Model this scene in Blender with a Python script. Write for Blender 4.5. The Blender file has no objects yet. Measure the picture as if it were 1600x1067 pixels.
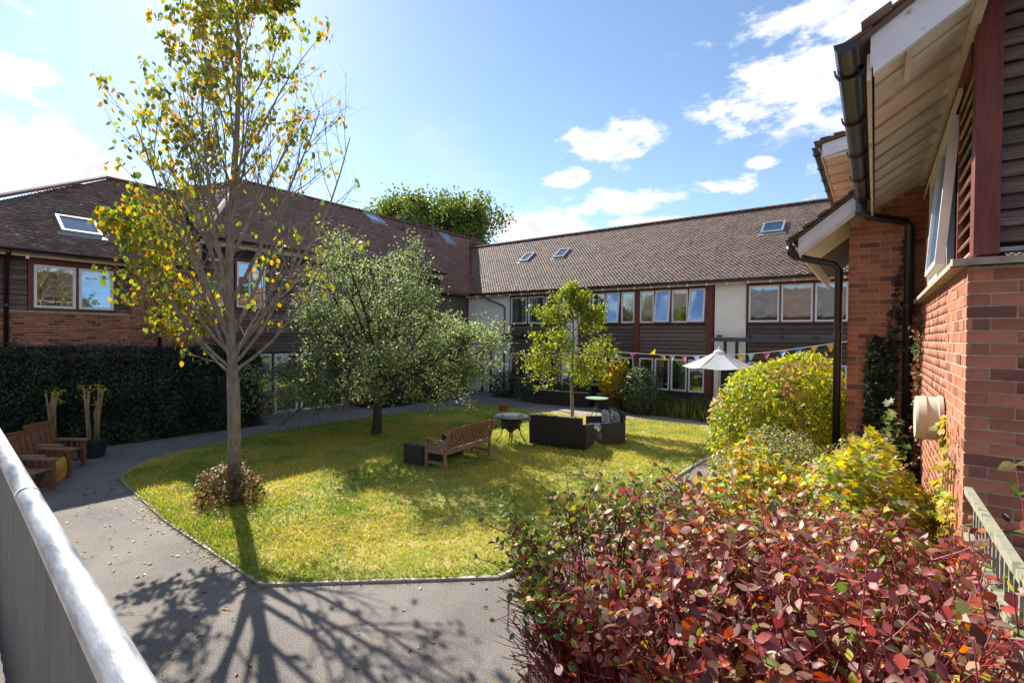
import bpy, math, random
import numpy as np
from mathutils import Vector, Matrix, noise, Euler

R = math.radians
random.seed(7)
RNG = np.random.default_rng(11)
scene = bpy.context.scene
COL = scene.collection

# ------------------------------------------------------------------ camera
cam_d = bpy.data.cameras.new('camera')
cam = bpy.data.objects.new('camera', cam_d)
COL.objects.link(cam)
cam_d.sensor_width = 36.0
cam_d.lens = 16.94
cam_d.clip_start = 0.05
cam_d.clip_end = 3000
_yaw, _p, _r = R(37), R(-0.6), R(0.7)
_f0 = Vector((-math.sin(_yaw), math.cos(_yaw), 0)); _r0 = Vector((math.cos(_yaw), math.sin(_yaw), 0)); _u0 = Vector((0, 0, 1))
_f = _f0*math.cos(_p)+_u0*math.sin(_p); _u = -_f0*math.sin(_p)+_u0*math.cos(_p)
_rr = _r0*math.cos(_r)+_u*math.sin(_r); _uu = -_r0*math.sin(_r)+_u*math.cos(_r)
CAMP = Vector((0, 0, 3.0))
cam.matrix_world = Matrix(((_rr.x, _uu.x, -_f.x, CAMP.x), (_rr.y, _uu.y, -_f.y, CAMP.y), (_rr.z, _uu.z, -_f.z, CAMP.z), (0, 0, 0, 1)))
scene.camera = cam

def pray(px, py):
    return (_f + _rr*((px-800)/753) - _uu*((py-533.5)/753)).normalized()
def W(xc, zc):            # camera-plan coordinates (metres right, metres ahead) to the ground plan
    return (xc*_r0.x+zc*_f0.x, xc*_r0.y+zc*_f0.y)

# ------------------------------------------------------------------ light
SUN_AZ, SUN_EL = 71.0, 37.0      # degrees left of +Y, height
sd = Vector((-math.sin(R(SUN_AZ))*math.cos(R(SUN_EL)), math.cos(R(SUN_AZ))*math.cos(R(SUN_EL)), math.sin(R(SUN_EL))))
sun_d = bpy.data.lights.new('sun', 'SUN')
sun_d.energy = 5.0
sun_d.angle = R(0.53)
sun_d.color = (1.0, 0.94, 0.84)
sun = bpy.data.objects.new('sun', sun_d)
COL.objects.link(sun)
sun.rotation_euler = (-sd).to_track_quat('-Z', 'Y').to_euler()
sun.location = (-30, 10, 30)

world = bpy.data.worlds.new('World')
scene.world = world
world.use_nodes = True
wt = world.node_tree
for n in list(wt.nodes): wt.nodes.remove(n)
def WN(t, **k):
    n = wt.nodes.new(t)
    for a, b in k.items(): setattr(n, a, b)
    return n
def wmath(op, a, b=None, c=None):
    n = WN('ShaderNodeMath', operation=op)
    for i, v in enumerate((a, b, c)):
        if v is None: continue
        if isinstance(v, (int, float)): n.inputs[i].default_value = v
        else: wt.links.new(v, n.inputs[i])
    return n.outputs[0]
sky = WN('ShaderNodeTexSky', sky_type='NISHITA')
sky.sun_disc = False
sky.sun_elevation = R(SUN_EL)
sky.sun_rotation = R(-SUN_AZ)
sky.air_density = 1.0; sky.dust_density = 0.18; sky.ozone_density = 2.2
tc = WN('ShaderNodeTexCoord')
def vdot(v):
    n = WN('ShaderNodeVectorMath', operation='DOT_PRODUCT')
    wt.links.new(tc.outputs['Generated'], n.inputs[0]); n.inputs[1].default_value = v
    return n.outputs['Value']
# clouds: heaps of cumulus at their bearings, broken up by noise
CLOUDS = [(1205, 125, 120, 80), (1240, 30, 150, 34), (1345, 28, 95, 32), (950, 222, 74, 34), (885, 276, 40, 16), (965, 314, 100, 22), (1138, 290, 48, 20),
          (845, 362, 95, 26), (1010, 346, 80, 9), (40, 235, 150, 62), (35, 120, 75, 30), (-220, 170, 200, 120), (150, 262, 60, 30), (1190, 256, 28, 10), (1480, 200, 200, 90),
          (1900, 60, 300, 120), (-600, 250, 300, 120)]
best = None
for (px, py, rx, ry) in CLOUDS:
    c = pray(px, py)
    w = Vector((0, 0, 1)).cross(c).normalized(); v = c.cross(w)
    dd = (_rr*((px-800)/753) + _f).length
    a = rx/753/dd/dd*1.0; b = ry/753/dd
    x = wmath('MULTIPLY', vdot(w), 1/a); y = wmath('MULTIPLY', vdot(v), 1/b)
    z = vdot(c)
    r2 = wmath('ADD', wmath('MULTIPLY', x, x), wmath('MULTIPLY', y, y))
    m = wmath('SUBTRACT', 1.0, wmath('SQRT', r2))
    m = wmath('MULTIPLY', m, wmath('GREATER_THAN', z, 0.0))
    m = wmath('MAXIMUM', m, -1.0)
    best = m if best is None else wmath('MAXIMUM', best, m)
nz = WN('ShaderNodeTexNoise'); nz.inputs['Scale'].default_value = 13.0; nz.inputs['Detail'].default_value = 9.0; nz.inputs['Roughness'].default_value = 0.62
mp = WN('ShaderNodeMapping'); mp.inputs['Scale'].default_value = (1, 1, 2.1); mp.inputs['Location'].default_value = (3.1, 0.4, 1.7)
wt.links.new(tc.outputs['Generated'], mp.inputs[0]); wt.links.new(mp.outputs[0], nz.inputs['Vector'])
nz2 = WN('ShaderNodeTexNoise'); nz2.inputs['Scale'].default_value = 3.0; nz2.inputs['Detail'].default_value = 6.0
wt.links.new(mp.outputs[0], nz2.inputs['Vector'])
nn = wmath('SUBTRACT', nz.outputs['Fac'], 0.5)
dens = wmath('ADD', wmath('MULTIPLY', best, 0.85), wmath('ADD', wmath('MULTIPLY', nn, 3.0), wmath('MULTIPLY', wmath('SUBTRACT', nz2.outputs['Fac'], .5), 2.2)))
mr = WN('ShaderNodeMapRange', interpolation_type='SMOOTHSTEP')
wt.links.new(dens, mr.inputs['Value']); mr.inputs['From Min'].default_value = -0.02; mr.inputs['From Max'].default_value = 0.55
wisp = WN('ShaderNodeMapRange', interpolation_type='SMOOTHSTEP')
wt.links.new(nz2.outputs['Fac'], wisp.inputs['Value']); wisp.inputs['From Min'].default_value = 0.56; wisp.inputs['From Max'].default_value = 0.9
wfac = wmath('MULTIPLY', wisp.outputs[0], 0.35)
gatem = WN('ShaderNodeMapRange'); wt.links.new(best, gatem.inputs['Value']); gatem.inputs['From Min'].default_value = -0.45; gatem.inputs['From Max'].default_value = 0.1
cl = wmath('MAXIMUM', wmath('MULTIPLY', mr.outputs[0], gatem.outputs[0]), wfac)
shade = WN('ShaderNodeMapRange'); wt.links.new(dens, shade.inputs['Value']); shade.inputs['From Min'].default_value = 0.2; shade.inputs['From Max'].default_value = 1.6
shade.inputs['To Min'].default_value = 1.0; shade.inputs['To Max'].default_value = 0.70
CLOUD = 6.0
cc = WN('ShaderNodeCombineColor')
wt.links.new(wmath('MULTIPLY', shade.outputs[0], CLOUD), cc.inputs[0]); wt.links.new(wmath('MULTIPLY', shade.outputs[0], CLOUD*1.0), cc.inputs[1]); wt.links.new(wmath('MULTIPLY', wmath('ADD', wmath('MULTIPLY', shade.outputs[0], .7), .3), CLOUD*1.03), cc.inputs[2])
mix = WN('ShaderNodeMix', data_type='RGBA')
wt.links.new(cl, mix.inputs[0]); wt.links.new(sky.outputs[0], mix.inputs[6]); wt.links.new(cc.outputs[0], mix.inputs[7])
bg = WN('ShaderNodeBackground'); bg.inputs[1].default_value = 0.10
wt.links.new(mix.outputs[2], bg.inputs[0])
wo = WN('ShaderNodeOutputWorld'); wt.links.new(bg.outputs[0], wo.inputs[0])

scene.view_settings.view_transform = 'Standard'
scene.view_settings.look = 'None'
scene.view_settings.exposure = 1.0
scene.view_settings.gamma = 1.0
scene.view_settings.use_curve_mapping = False
try:
    scene.cycles.max_bounces = 8; scene.cycles.transparent_max_bounces = 16
    scene.cycles.use_denoising = True
except Exception: pass

# ------------------------------------------------------------------ materials
MATS = {}
def mat(name, base=(.5, .5, .5), rough=.7, spec=.5, metal=0, noise_amt=.25, noise_scale=8, col2=None, bump=0, bump_scale=40, attr=False,
        objrand=0, transl=0, stretch=None, wear=None, coat=0, sheen=0):
    m = bpy.data.materials.new(name); m.use_nodes = True
    t = m.node_tree; b = t.nodes['Principled BSDF']
    L = t.links.new
    def N(tt, **k):
        n = t.nodes.new(tt)
        for a, c in k.items(): setattr(n, a, c)
        return n
    co = N('ShaderNodeTexCoord').outputs['Object']
    if attr: pass
    if stretch:
        mpn = N('ShaderNodeMapping'); mpn.inputs['Scale'].default_value = stretch; L(co, mpn.inputs[0]); co = mpn.outputs[0]
    nt = N('ShaderNodeTexNoise'); nt.inputs['Scale'].default_value = noise_scale; nt.inputs['Detail'].default_value = 6; nt.inputs['Roughness'].default_value = .6
    L(co, nt.inputs['Vector'])
    c2 = col2 if col2 else tuple(x*(1-noise_amt) for x in base)
    c1 = base if col2 else tuple(min(1, x*(1+noise_amt*.6)) for x in base)
    ramp = N('ShaderNodeValToRGB'); ramp.color_ramp.elements[0].position = .32; ramp.color_ramp.elements[1].position = .68
    ramp.color_ramp.elements[0].color = (*c2, 1); ramp.color_ramp.elements[1].color = (*c1, 1)
    L(nt.outputs['Fac'], ramp.inputs[0])
    col = ramp.outputs[0]
    if wear:
        n3 = N('ShaderNodeTexNoise'); n3.inputs['Scale'].default_value = wear[1]; n3.inputs['Detail'].default_value = 8; L(co, n3.inputs['Vector'])
        r3 = N('ShaderNodeMapRange', interpolation_type='SMOOTHSTEP'); L(n3.outputs['Fac'], r3.inputs[0]); r3.inputs['From Min'].default_value = wear[2]; r3.inputs['From Max'].default_value = wear[2]+.12
        mx = N('ShaderNodeMix', data_type='RGBA'); L(r3.outputs[0], mx.inputs[0]); L(col, mx.inputs[6]); mx.inputs[7].default_value = (*wear[0], 1); col = mx.outputs[2]
    if attr:
        a = N('ShaderNodeAttribute', attribute_name='Col')
        mx = N('ShaderNodeMix', data_type='RGBA', blend_type='MULTIPLY'); mx.inputs[0].default_value = 1
        L(col, mx.inputs[6]); L(a.outputs['Color'], mx.inputs[7]); col = mx.outputs[2]
    if objrand:
        oi = N('ShaderNodeObjectInfo')
        mr_ = N('ShaderNodeMapRange'); L(oi.outputs['Random'], mr_.inputs[0]); mr_.inputs['To Min'].default_value = 1-objrand; mr_.inputs['To Max'].default_value = 1+objrand*.6
        hs = N('ShaderNodeHueSaturation'); L(col, hs.inputs['Color']); L(mr_.outputs[0], hs.inputs['Value']); col = hs.outputs[0]
        if name == 'red_brick':
            wn = N('ShaderNodeTexWhiteNoise', noise_dimensions='1D'); L(oi.outputs['Random'], wn.inputs['W'])
            gt = N('ShaderNodeMath', operation='GREATER_THAN'); L(wn.outputs[0], gt.inputs[0]); gt.inputs[1].default_value = .87
            mb_ = N('ShaderNodeMath', operation='MULTIPLY'); L(gt.outputs[0], mb_.inputs[0]); L(nt.outputs['Fac'], mb_.inputs[1])
            mx = N('ShaderNodeMix', data_type='RGBA'); L(mb_.outputs[0], mx.inputs[0]); L(col, mx.inputs[6]); mx.inputs[7].default_value = (.05, .035, .04, 1); col = mx.outputs[2]
    L(col, b.inputs['Base Color'])
    b.inputs['Roughness'].default_value = rough; b.inputs['Metallic'].default_value = metal
    b.inputs['Specular IOR Level'].default_value = spec
    if coat: b.inputs['Coat Weight'].default_value = coat; b.inputs['Coat Roughness'].default_value = .15
    if bump:
        nb = N('ShaderNodeTexNoise'); nb.inputs['Scale'].default_value = bump_scale; nb.inputs['Detail'].default_value = 5; L(co, nb.inputs['Vector'])
        bp = N('ShaderNodeBump'); bp.inputs['Strength'].default_value = bump; bp.inputs['Distance'].default_value = .01; L(nb.outputs['Fac'], bp.inputs['Height'])
        L(bp.outputs[0], b.inputs['Normal'])
    if transl:
        tr = N('ShaderNodeBsdfTranslucent')
        hs = N('ShaderNodeHueSaturation'); hs.inputs['Saturation'].default_value = 1.12; hs.inputs['Value'].default_value = 1.7; L(col, hs.inputs['Color'])
        L(hs.outputs[0], tr.inputs[0])
        ms = N('ShaderNodeMixShader'); ms.inputs[0].default_value = transl
        L(b.outputs[0], ms.inputs[1]); L(tr.outputs[0], ms.inputs[2]); L(ms.outputs[0], t.nodes['Material Output'].inputs[0])
    MATS[name] = m
    return m

M_asph0 = mat('asphalt_plain', (.185, .165, .15), .85, noise_scale=1.6, noise_amt=.22, bump=.5, bump_scale=120, wear=((.24, .22, .19), 30, .60))
M_kerb = mat('concrete_edging', (.56, .50, .42), .9, noise_scale=9, noise_amt=.35, bump=.4, bump_scale=60)
M_soil = mat('soil', (.045, .03, .02), .95, noise_scale=14, bump=.8, bump_scale=30)
M_slabs = mat('pale_paving', (.30, .26, .21), .9, noise_scale=3, noise_amt=.3, bump=.3)
M_lawn = mat('lawn_turf', (.40, .35, .085), .95, spec=.2, col2=(.23, .26, .04), noise_scale=1.1, bump=1, bump_scale=45, wear=((.52, .38, .17), 3.0, .54))
M_blade = mat('grass_blade', (1, 1, 1), .6, spec=.3, noise_amt=.0, attr=True, transl=.35)
def asphalt():
    m = bpy.data.materials.new('asphalt'); m.use_nodes = True; t = m.node_tree; b = t.nodes['Principled BSDF']; L = t.links.new
    def N(tt, **k):
        n = t.nodes.new(tt)
        for a, c in k.items(): setattr(n, a, c)
        return n
    co = N('ShaderNodeTexCoord').outputs['Object']
    def noi(sc, det=4, rough=.6):
        n = N('ShaderNodeTexNoise'); n.inputs['Scale'].default_value = sc; n.inputs['Detail'].default_value = det; n.inputs['Roughness'].default_value = rough; L(co, n.inputs['Vector']); return n.outputs['Fac']
    def rng_(v, a, c, d=0, e=1):
        n = N('ShaderNodeMapRange', interpolation_type='SMOOTHSTEP'); L(v, n.inputs[0]); n.inputs['From Min'].default_value = a; n.inputs['From Max'].default_value = c; n.inputs['To Min'].default_value = d; n.inputs['To Max'].default_value = e; return n.outputs[0]
    def mx(f, c1, c2):
        n = N('ShaderNodeMix', data_type='RGBA')
        L(f, n.inputs[0])
        for i, c in ((6, c1), (7, c2)):
            if isinstance(c, tuple): n.inputs[i].default_value = (*c, 1)
            else: L(c, n.inputs[i])
        return n.outputs[2]
    c = mx(rng_(noi(.55, 6, .65), .35, .65), (.135, .119, .107), (.225, .197, .172))
    c = mx(rng_(noi(75, 3, .85), .50, .62), c, (.36, .325, .29))
    c = mx(rng_(noi(48, 4, .85), .55, .66), c, (.07, .062, .057))
    c = mx(rng_(noi(2.3, 5, .7), .56, .66, 0, .35), c, (.09, .08, .073))
    v = N('ShaderNodeTexVoronoi', feature='DISTANCE_TO_EDGE'); v.inputs['Scale'].default_value = .45
    wv = N('ShaderNodeVectorMath', operation='ADD'); nn_ = N('ShaderNodeTexNoise'); nn_.inputs['Scale'].default_value = 2.5; nn_.inputs['Detail'].default_value = 6; L(co, nn_.inputs['Vector']); L(co, wv.inputs[0]); L(nn_.outputs['Color'], wv.inputs[1]); L(wv.outputs[0], v.inputs['Vector'])
    cr = N('ShaderNodeMath', operation='MULTIPLY'); L(rng_(v.outputs['Distance'], 0, .006, 1, 0), cr.inputs[0]); L(rng_(noi(.35, 2), .48, .6), cr.inputs[1])
    c = mx(cr.outputs[0], c, (.05, .045, .04))
    ms = N('ShaderNodeMath', operation='MULTIPLY'); L(rng_(noi(1.1, 8, .7), .60, .72, 0, .75), ms.inputs[0]); L(rng_(noi(30, 4, .8), .42, .62), ms.inputs[1])
    c = mx(ms.outputs[0], c, (.36, .29, .09))
    L(c, b.inputs['Base Color']); b.inputs['Roughness'].default_value = .88; b.inputs['Specular IOR Level'].default_value = .3
    bp = N('ShaderNodeBump'); bp.inputs['Strength'].default_value = .7; bp.inputs['Distance'].default_value = .012; L(noi(70, 3, .85), bp.inputs['Height']); L(bp.outputs[0], b.inputs['Normal'])
    return m
M_asph = asphalt()
M_brick = mat('red_brick', (.46, .185, .11), .85, spec=.25, noise_scale=6, noise_amt=.22, objrand=.27, bump=.4, bump_scale=70, wear=((.20, .10, .085), 5, .62))
M_brickA = mat('red_brick_massed', (.42, .165, .10), .85, spec=.25, noise_scale=12, noise_amt=.3, attr=True, bump=.3, bump_scale=70)
M_mortar = mat('mortar', (.50, .40, .32), .95, spec=.2, noise_scale=25, noise_amt=.3, bump=.4, bump_scale=120)
M_tile = mat('clay_tile', (.20, .135, .105), .68, spec=.35, noise_scale=1.4, noise_amt=.3, attr=True, bump=.3, bump_scale=50, wear=((.17, .16, .13), 5, .6))
M_render = mat('cream_render', (.92, .87, .77), .85, spec=.25, noise_scale=2.2, noise_amt=.06, bump=.15, bump_scale=80, wear=((.72, .66, .56), 1.7, .66))
M_plank = mat('weathered_plank', (.17, .125, .105), .8, spec=.35, noise_scale=6, noise_amt=.5, stretch=(1, 1, 14), objrand=.35, bump=.4, bump_scale=20)
M_redwood = mat('red_brown_timber', (.17, .042, .030), .55, spec=.4, noise_scale=6, noise_amt=.3, stretch=(8, 8, 1), bump=.15, bump_scale=30)
M_white = mat('white_paint', (.78, .77, .76), .4, noise_scale=4, noise_amt=.08, wear=((.5, .47, .42), 9, .68))
M_barge = mat('white_bargeboard_paint', (.74, .74, .78), .5, noise_scale=7, noise_amt=.08, bump=.15, wear=((.42, .38, .33), 14, .66))
M_cream = mat('cream_soffit_paint', (.70, .61, .50), .7, noise_scale=5, noise_amt=.16, objrand=.1, bump=.2, bump_scale=30, wear=((.40, .31, .22), 6, .62))
M_black = mat('black_plastic', (.022, .020, .024), .28, noise_amt=.2, spec=.6)
M_stone = mat('stone_coping', (.42, .34, .25), .9, noise_scale=10, noise_amt=.35, bump=.4, bump_scale=60)
M_steel = mat('galvanised_steel', (.40, .42, .45), .58, metal=.35, noise_scale=26, noise_amt=.5, bump=.25, bump_scale=55, stretch=(.25, 1, 1), wear=((.42, .33, .28), 10, .67))
M_greybd = mat('grey_fence_board', (.085, .095, .105), .75, noise_scale=8, noise_amt=.35, stretch=(8, 8, .6), objrand=.2, bump=.2)
M_teak = mat('oiled_hardwood', (.235, .10, .05), .5, noise_scale=7, noise_amt=.35, stretch=(3, 3, 3), bump=.15, bump_scale=60)
M_teak2 = mat('weathered_hardwood', (.33, .19, .12), .6, noise_scale=9, noise_amt=.3, bump=.15, bump_scale=60)
M_rattan = mat('black_rattan', (.042, .036, .038), .48, noise_scale=60, noise_amt=.4, bump=.9, bump_scale=110, objrand=.1)
M_cushion = mat('grey_cushion_cloth', (.34, .34, .36), .9, noise_scale=30, noise_amt=.2)
M_canopy = mat('pale_blue_canvas', (.62, .66, .72), .8, noise_scale=3, noise_amt=.08, transl=.35)
M_mosaic = mat('mosaic_glass_top', (.22, .25, .28), .16, noise_scale=40, noise_amt=.6, spec=.8)
M_terra = mat('terracotta', (.36, .10, .045), .8, noise_scale=10, noise_amt=.25)
M_rust = mat('rusty_pink_metal', (.55, .25, .16), .7, noise_scale=20, noise_amt=.3)
M_bark = mat('grey_bark', (.25, .205, .165), .9, spec=.2, noise_scale=16, noise_amt=.4, stretch=(1, 1, .35), bump=.6, bump_scale=40)
M_barkD = mat('dark_bark', (.085, .062, .048), .95, spec=.2, noise_scale=16, noise_amt=.4, bump=.6, bump_scale=40)
M_stem = mat("crimson_stem", (.29, .035, .045), .42, spec=.5, noise_scale=20, noise_amt=.35)
M_stemB = mat('brown_twigs', (.16, .10, .06), .8, noise_scale=20, noise_amt=.35)
M_leaf = mat('leaf', (1, 1, 1), .5, spec=.45, noise_amt=.12, noise_scale=30, attr=True, transl=.45)
M_leafG = mat('glossy_leaf', (1, 1, 1), .47, spec=.5, noise_amt=.22, noise_scale=45, attr=True, transl=.33)
M_dark = mat('hedge_leaf', (1, 1, 1), .5, spec=.4, noise_amt=.2, noise_scale=20, attr=True, transl=.15)
M_room = mat('dark_room_shade', (.10, .085, .075), .95, noise_amt=.1)  # gloom of the unlit rooms is put into this dark colour
M_curtain = mat('curtain_cloth', (.62, .56, .52), .9, noise_amt=.15, noise_scale=3, stretch=(6, 6, .4), transl=.2)
M_curtP = mat('brick_reflection_curtain', (.60, .36, .32), .9, noise_amt=.15, noise_scale=3, stretch=(6, 6, .4), transl=.2)  # pink puts the brick mirrored in the windows into the cloth colour
M_lead = mat('grey_flashing', (.30, .31, .33), .5, noise_amt=.15)
M_vent = mat('cream_plastic', (.62, .55, .40), .45, noise_amt=.06, noise_scale=3, wear=((.45, .38, .26), 6, .66))
M_teal = mat('teal_paint', (.02, .16, .17), .6, noise_amt=.15)
M_dkwood = mat('dark_stained_wood', (.035, .028, .024), .8, noise_scale=10, noise_amt=.4, stretch=(1, 1, 6), objrand=.2)
M_trel = mat('bleached_trellis_wood', (.34, .32, .23), .85, noise_scale=12, noise_amt=.3, bump=.4, wear=((.14, .16, .08), 12, .52))
M_paper = {k: mat('bunting_'+k, c, .8, noise_amt=.05, transl=.4) for k, c in dict(yellow=(.75, .55, .05), green=(.35, .62, .50), pink=(.62, .18, .30), lightblue=(.35, .52, .80), blue=(.04, .25, .62), orange=(.75, .42, .08)).items()}
M_cord = mat('white_cord', (.7, .68, .62), .8, noise_amt=.05)
M_orange = mat('orange_cloth', (.50, .20, .04), .8, noise_scale=8, col2=(.62, .36, .04), noise_amt=.2)

def glass_mat(name, tint, refl, gc=(.92, .96, 1, 1)):
    m = bpy.data.materials.new(name); m.use_nodes = True; t = m.node_tree
    for n in list(t.nodes):
        if n.type != 'OUTPUT_MATERIAL': t.nodes.remove(n)
    g = t.nodes.new('ShaderNodeBsdfGlossy'); g.inputs['Roughness'].default_value = .015; g.inputs['Color'].default_value = gc
    tr = t.nodes.new('ShaderNodeBsdfTransparent'); tr.inputs[0].default_value = (*tint, 1)
    lw = t.nodes.new('ShaderNodeLayerWeight'); lw.inputs[0].default_value = .35
    mr_ = t.nodes.new('ShaderNodeMapRange'); mr_.inputs['To Min'].default_value = refl; mr_.inputs['To Max'].default_value = .95
    t.links.new(lw.outputs['Fresnel'], mr_.inputs[0])
    nt = t.nodes.new('ShaderNodeTexNoise'); nt.inputs['Scale'].default_value = 1.6
    bp = t.nodes.new('ShaderNodeBump'); bp.inputs['Strength'].default_value = .06; bp.inputs['Distance'].default_value = .05
    t.links.new(nt.outputs['Fac'], bp.inputs['Height']); t.links.new(bp.outputs[0], g.inputs['Normal'])
    ms = t.nodes.new('ShaderNodeMixShader'); t.links.new(mr_.outputs[0], ms.inputs[0]); t.links.new(tr.outputs[0], ms.inputs[1]); t.links.new(g.outputs[0], ms.inputs[2])
    t.links.new(ms.outputs[0], [n for n in t.nodes if n.type == 'OUTPUT_MATERIAL'][0].inputs[0])
    return m
M_glass = glass_mat('window_glass', (.85, .9, .9), .20)
M_glassR = glass_mat('sky_tinted_window_glass', (.5, .6, .65), .36, (.62, .80, 1, 1))  # gloss tinted blue, painting the deep sky reflection into the glass

# ------------------------------------------------------------------ helpers
def tag(o, label=None, cat=None, group=None, kind=None):
    if label: o['label'] = label
    if cat: o['category'] = cat
    if group: o['group'] = group
    if kind: o['kind'] = kind
    return o
def thing(name, label, cat, loc=(0, 0, 0), group=None, rz=0):
    o = bpy.data.objects.new(name, None); COL.objects.link(o); o.location = loc; o.rotation_euler = (0, 0, rz)
    o.empty_display_size = .2
    return tag(o, label, cat, group)
def rootloc(p):
    v = Vector((0, 0, 0))
    while p is not None: v += Vector(p.location); p = p.parent
    return v
def link(name, me, m, parent=None, smooth=False):
    o = bpy.data.objects.new(name, me); COL.objects.link(o)
    if m is not None:
        for mm in (m if isinstance(m, (list, tuple)) else [m]): me.materials.append(mm)
    if smooth:
        me.polygons.foreach_set('use_smooth', [True]*len(me.polygons))
    if parent is not None: o.parent = parent
    return o

class MB:
    def __init__(s): s.v = []; s.f = []; s.mi = []; s.m = 0
    def add(s, vs, fs):
        k = len(s.v); s.v.extend([tuple(v) for v in vs]); s.f.extend([tuple(i+k for i in f) for f in fs]); s.mi.extend([s.m]*len(fs)); return s
    def hexa(s, p):   # 8 points: bottom 4 ccw, top 4 ccw
        return s.add(p, [(3, 2, 1, 0), (4, 5, 6, 7), (0, 1, 5, 4), (1, 2, 6, 5), (2, 3, 7, 6), (3, 0, 4, 7)])
    def box(s, x0, x1, y0, y1, z0, z1, M=None):
        p = [(x0, y0, z0), (x1, y0, z0), (x1, y1, z0), (x0, y1, z0), (x0, y0, z1), (x1, y0, z1), (x1, y1, z1), (x0, y1, z1)]
        if M is not None: p = [M @ Vector(q) for q in p]
        return s.hexa(p)
    def bar(s, a, b, w, h, up=(0, 0, 1)):
        a = Vector(a); b = Vector(b); d = (b-a).normalized(); up = Vector(up)
        x = d.cross(up)
        if x.length < 1e-4: x = d.cross(Vector((1, 0, 0)))
        x.normalize(); y = x.cross(d)
        p = []
        for c in (a, b):
            p += [c-x*w/2-y*h/2, c+x*w/2-y*h/2, c+x*w/2+y*h/2, c-x*w/2+y*h/2]
        return s.add(p, [(3, 2, 1, 0), (4, 5, 6, 7), (0, 1, 5, 4), (1, 2, 6, 5), (2, 3, 7, 6), (3, 0, 4, 7)])
    def tube(s, pts, rad, n=8, cap=True):
        pts = [Vector(p) for p in pts]; k0 = len(s.v)
        if not isinstance(rad, (list, tuple)): rad = [rad]*len(pts)
        ref = None; rings = []
        for i, p in enumerate(pts):
            d = (pts[min(i+1, len(pts)-1)]-pts[max(i-1, 0)])
            d = d.normalized() if d.length > 1e-9 else Vector((0, 0, 1))
            if ref is None:
                ref = d.cross(Vector((0, 0, 1)))
                if ref.length < .1: ref = d.cross(Vector((1, 0, 0)))
            ref = (ref - d*ref.dot(d))
            if ref.length < 1e-5: ref = d.orthogonal()
            ref.normalize(); b = d.cross(ref)
            rings.append([p+(ref*math.cos(2*math.pi*j/n)+b*math.sin(2*math.pi*j/n))*rad[i] for j in range(n)])
        vs = [q for r in rings for q in r]; fs = []
        for i in range(len(pts)-1):
            for j in range(n):
                a = i*n+j; b2 = i*n+(j+1) % n; fs.append((a, b2, b2+n, a+n))
        if cap: fs.append(tuple(range(n-1, -1, -1))); fs.append(tuple((len(pts)-1)*n+j for j in range(n)))
        return s.add(vs, fs)
    def prism(s, poly, d):     # poly list of 3D, extruded by vector d
        n = len(poly); d = Vector(d); p = [Vector(q) for q in poly]
        vs = p+[q+d for q in p]
        fs = [tuple(range(n-1, -1, -1)), tuple(range(n, 2*n))]+[(i, (i+1) % n, (i+1) % n+n, i+n) for i in range(n)]
        return s.add(vs, fs)
    def build(s, name, m, parent=None, local=False, smooth=False, fix=False):
        me = bpy.data.meshes.new(name)
        if parent is not None and not local:
            o = rootloc(parent); vs = [(v[0]-o.x, v[1]-o.y, v[2]-o.z) for v in s.v]
        else: vs = s.v
        me.from_pydata(vs, [], s.f)
        if any(s.mi): me.polygons.foreach_set('material_index', s.mi)
        if fix:
            import bmesh
            bm = bmesh.new(); bm.from_mesh(me); bmesh.ops.recalc_face_normals(bm, faces=bm.faces); bm.to_mesh(me); bm.free()
        return link(name, me, m, parent, smooth)

def mass(name, tv, tf, pos, mats3, scale, cols, m, parent=None, smooth=False, local=False):
    """many copies of one small template in one mesh: pos (N,3), mats3 (N,3,3) columns = axes, scale (N,) or (N,3), cols (N,3)"""
    pos = np.asarray(pos, float); N = len(pos); tv = np.asarray(tv, float); nv = len(tv)
    sc = np.asarray(scale, float)
    if sc.ndim == 1: sc = sc[:, None].repeat(3, 1)
    loc = tv[None, :, :]*sc[:, None, :]
    V = np.einsum('nij,nkj->nki', mats3, loc)+pos[:, None, :]
    if parent is not None and not local:
        V = V-np.array(rootloc(parent))[None, None, :]
    V = V.reshape(-1, 3)
    me = bpy.data.meshes.new(name)
    fl = [len(f) for f in tf]; flat = np.array([i for f in tf for i in f])
    idx = (flat[None, :]+(np.arange(N)*nv)[:, None]).ravel()
    tot = np.tile(np.array(fl), N); start = np.concatenate([[0], np.cumsum(tot)[:-1]])
    me.vertices.add(len(V)); me.vertices.foreach_set('co', V.ravel().astype(np.float32))
    me.loops.add(len(idx)); me.loops.foreach_set('vertex_index', idx.astype(np.int32))
    me.polygons.add(len(tot)); me.polygons.foreach_set('loop_start', start.astype(np.int32)); me.polygons.foreach_set('loop_total', tot.astype(np.int32))
    if cols is not None:
        a = me.color_attributes.new('Col', 'FLOAT_COLOR', 'POINT')
        c = np.ones((N, nv, 4), np.float32); c[:, :, :3] = np.asarray(cols)[:, None, :]
        a.data.foreach_set('color', c.ravel())
    me.update(calc_edges=True)
    return link(name, me, m, parent, smooth)

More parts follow.
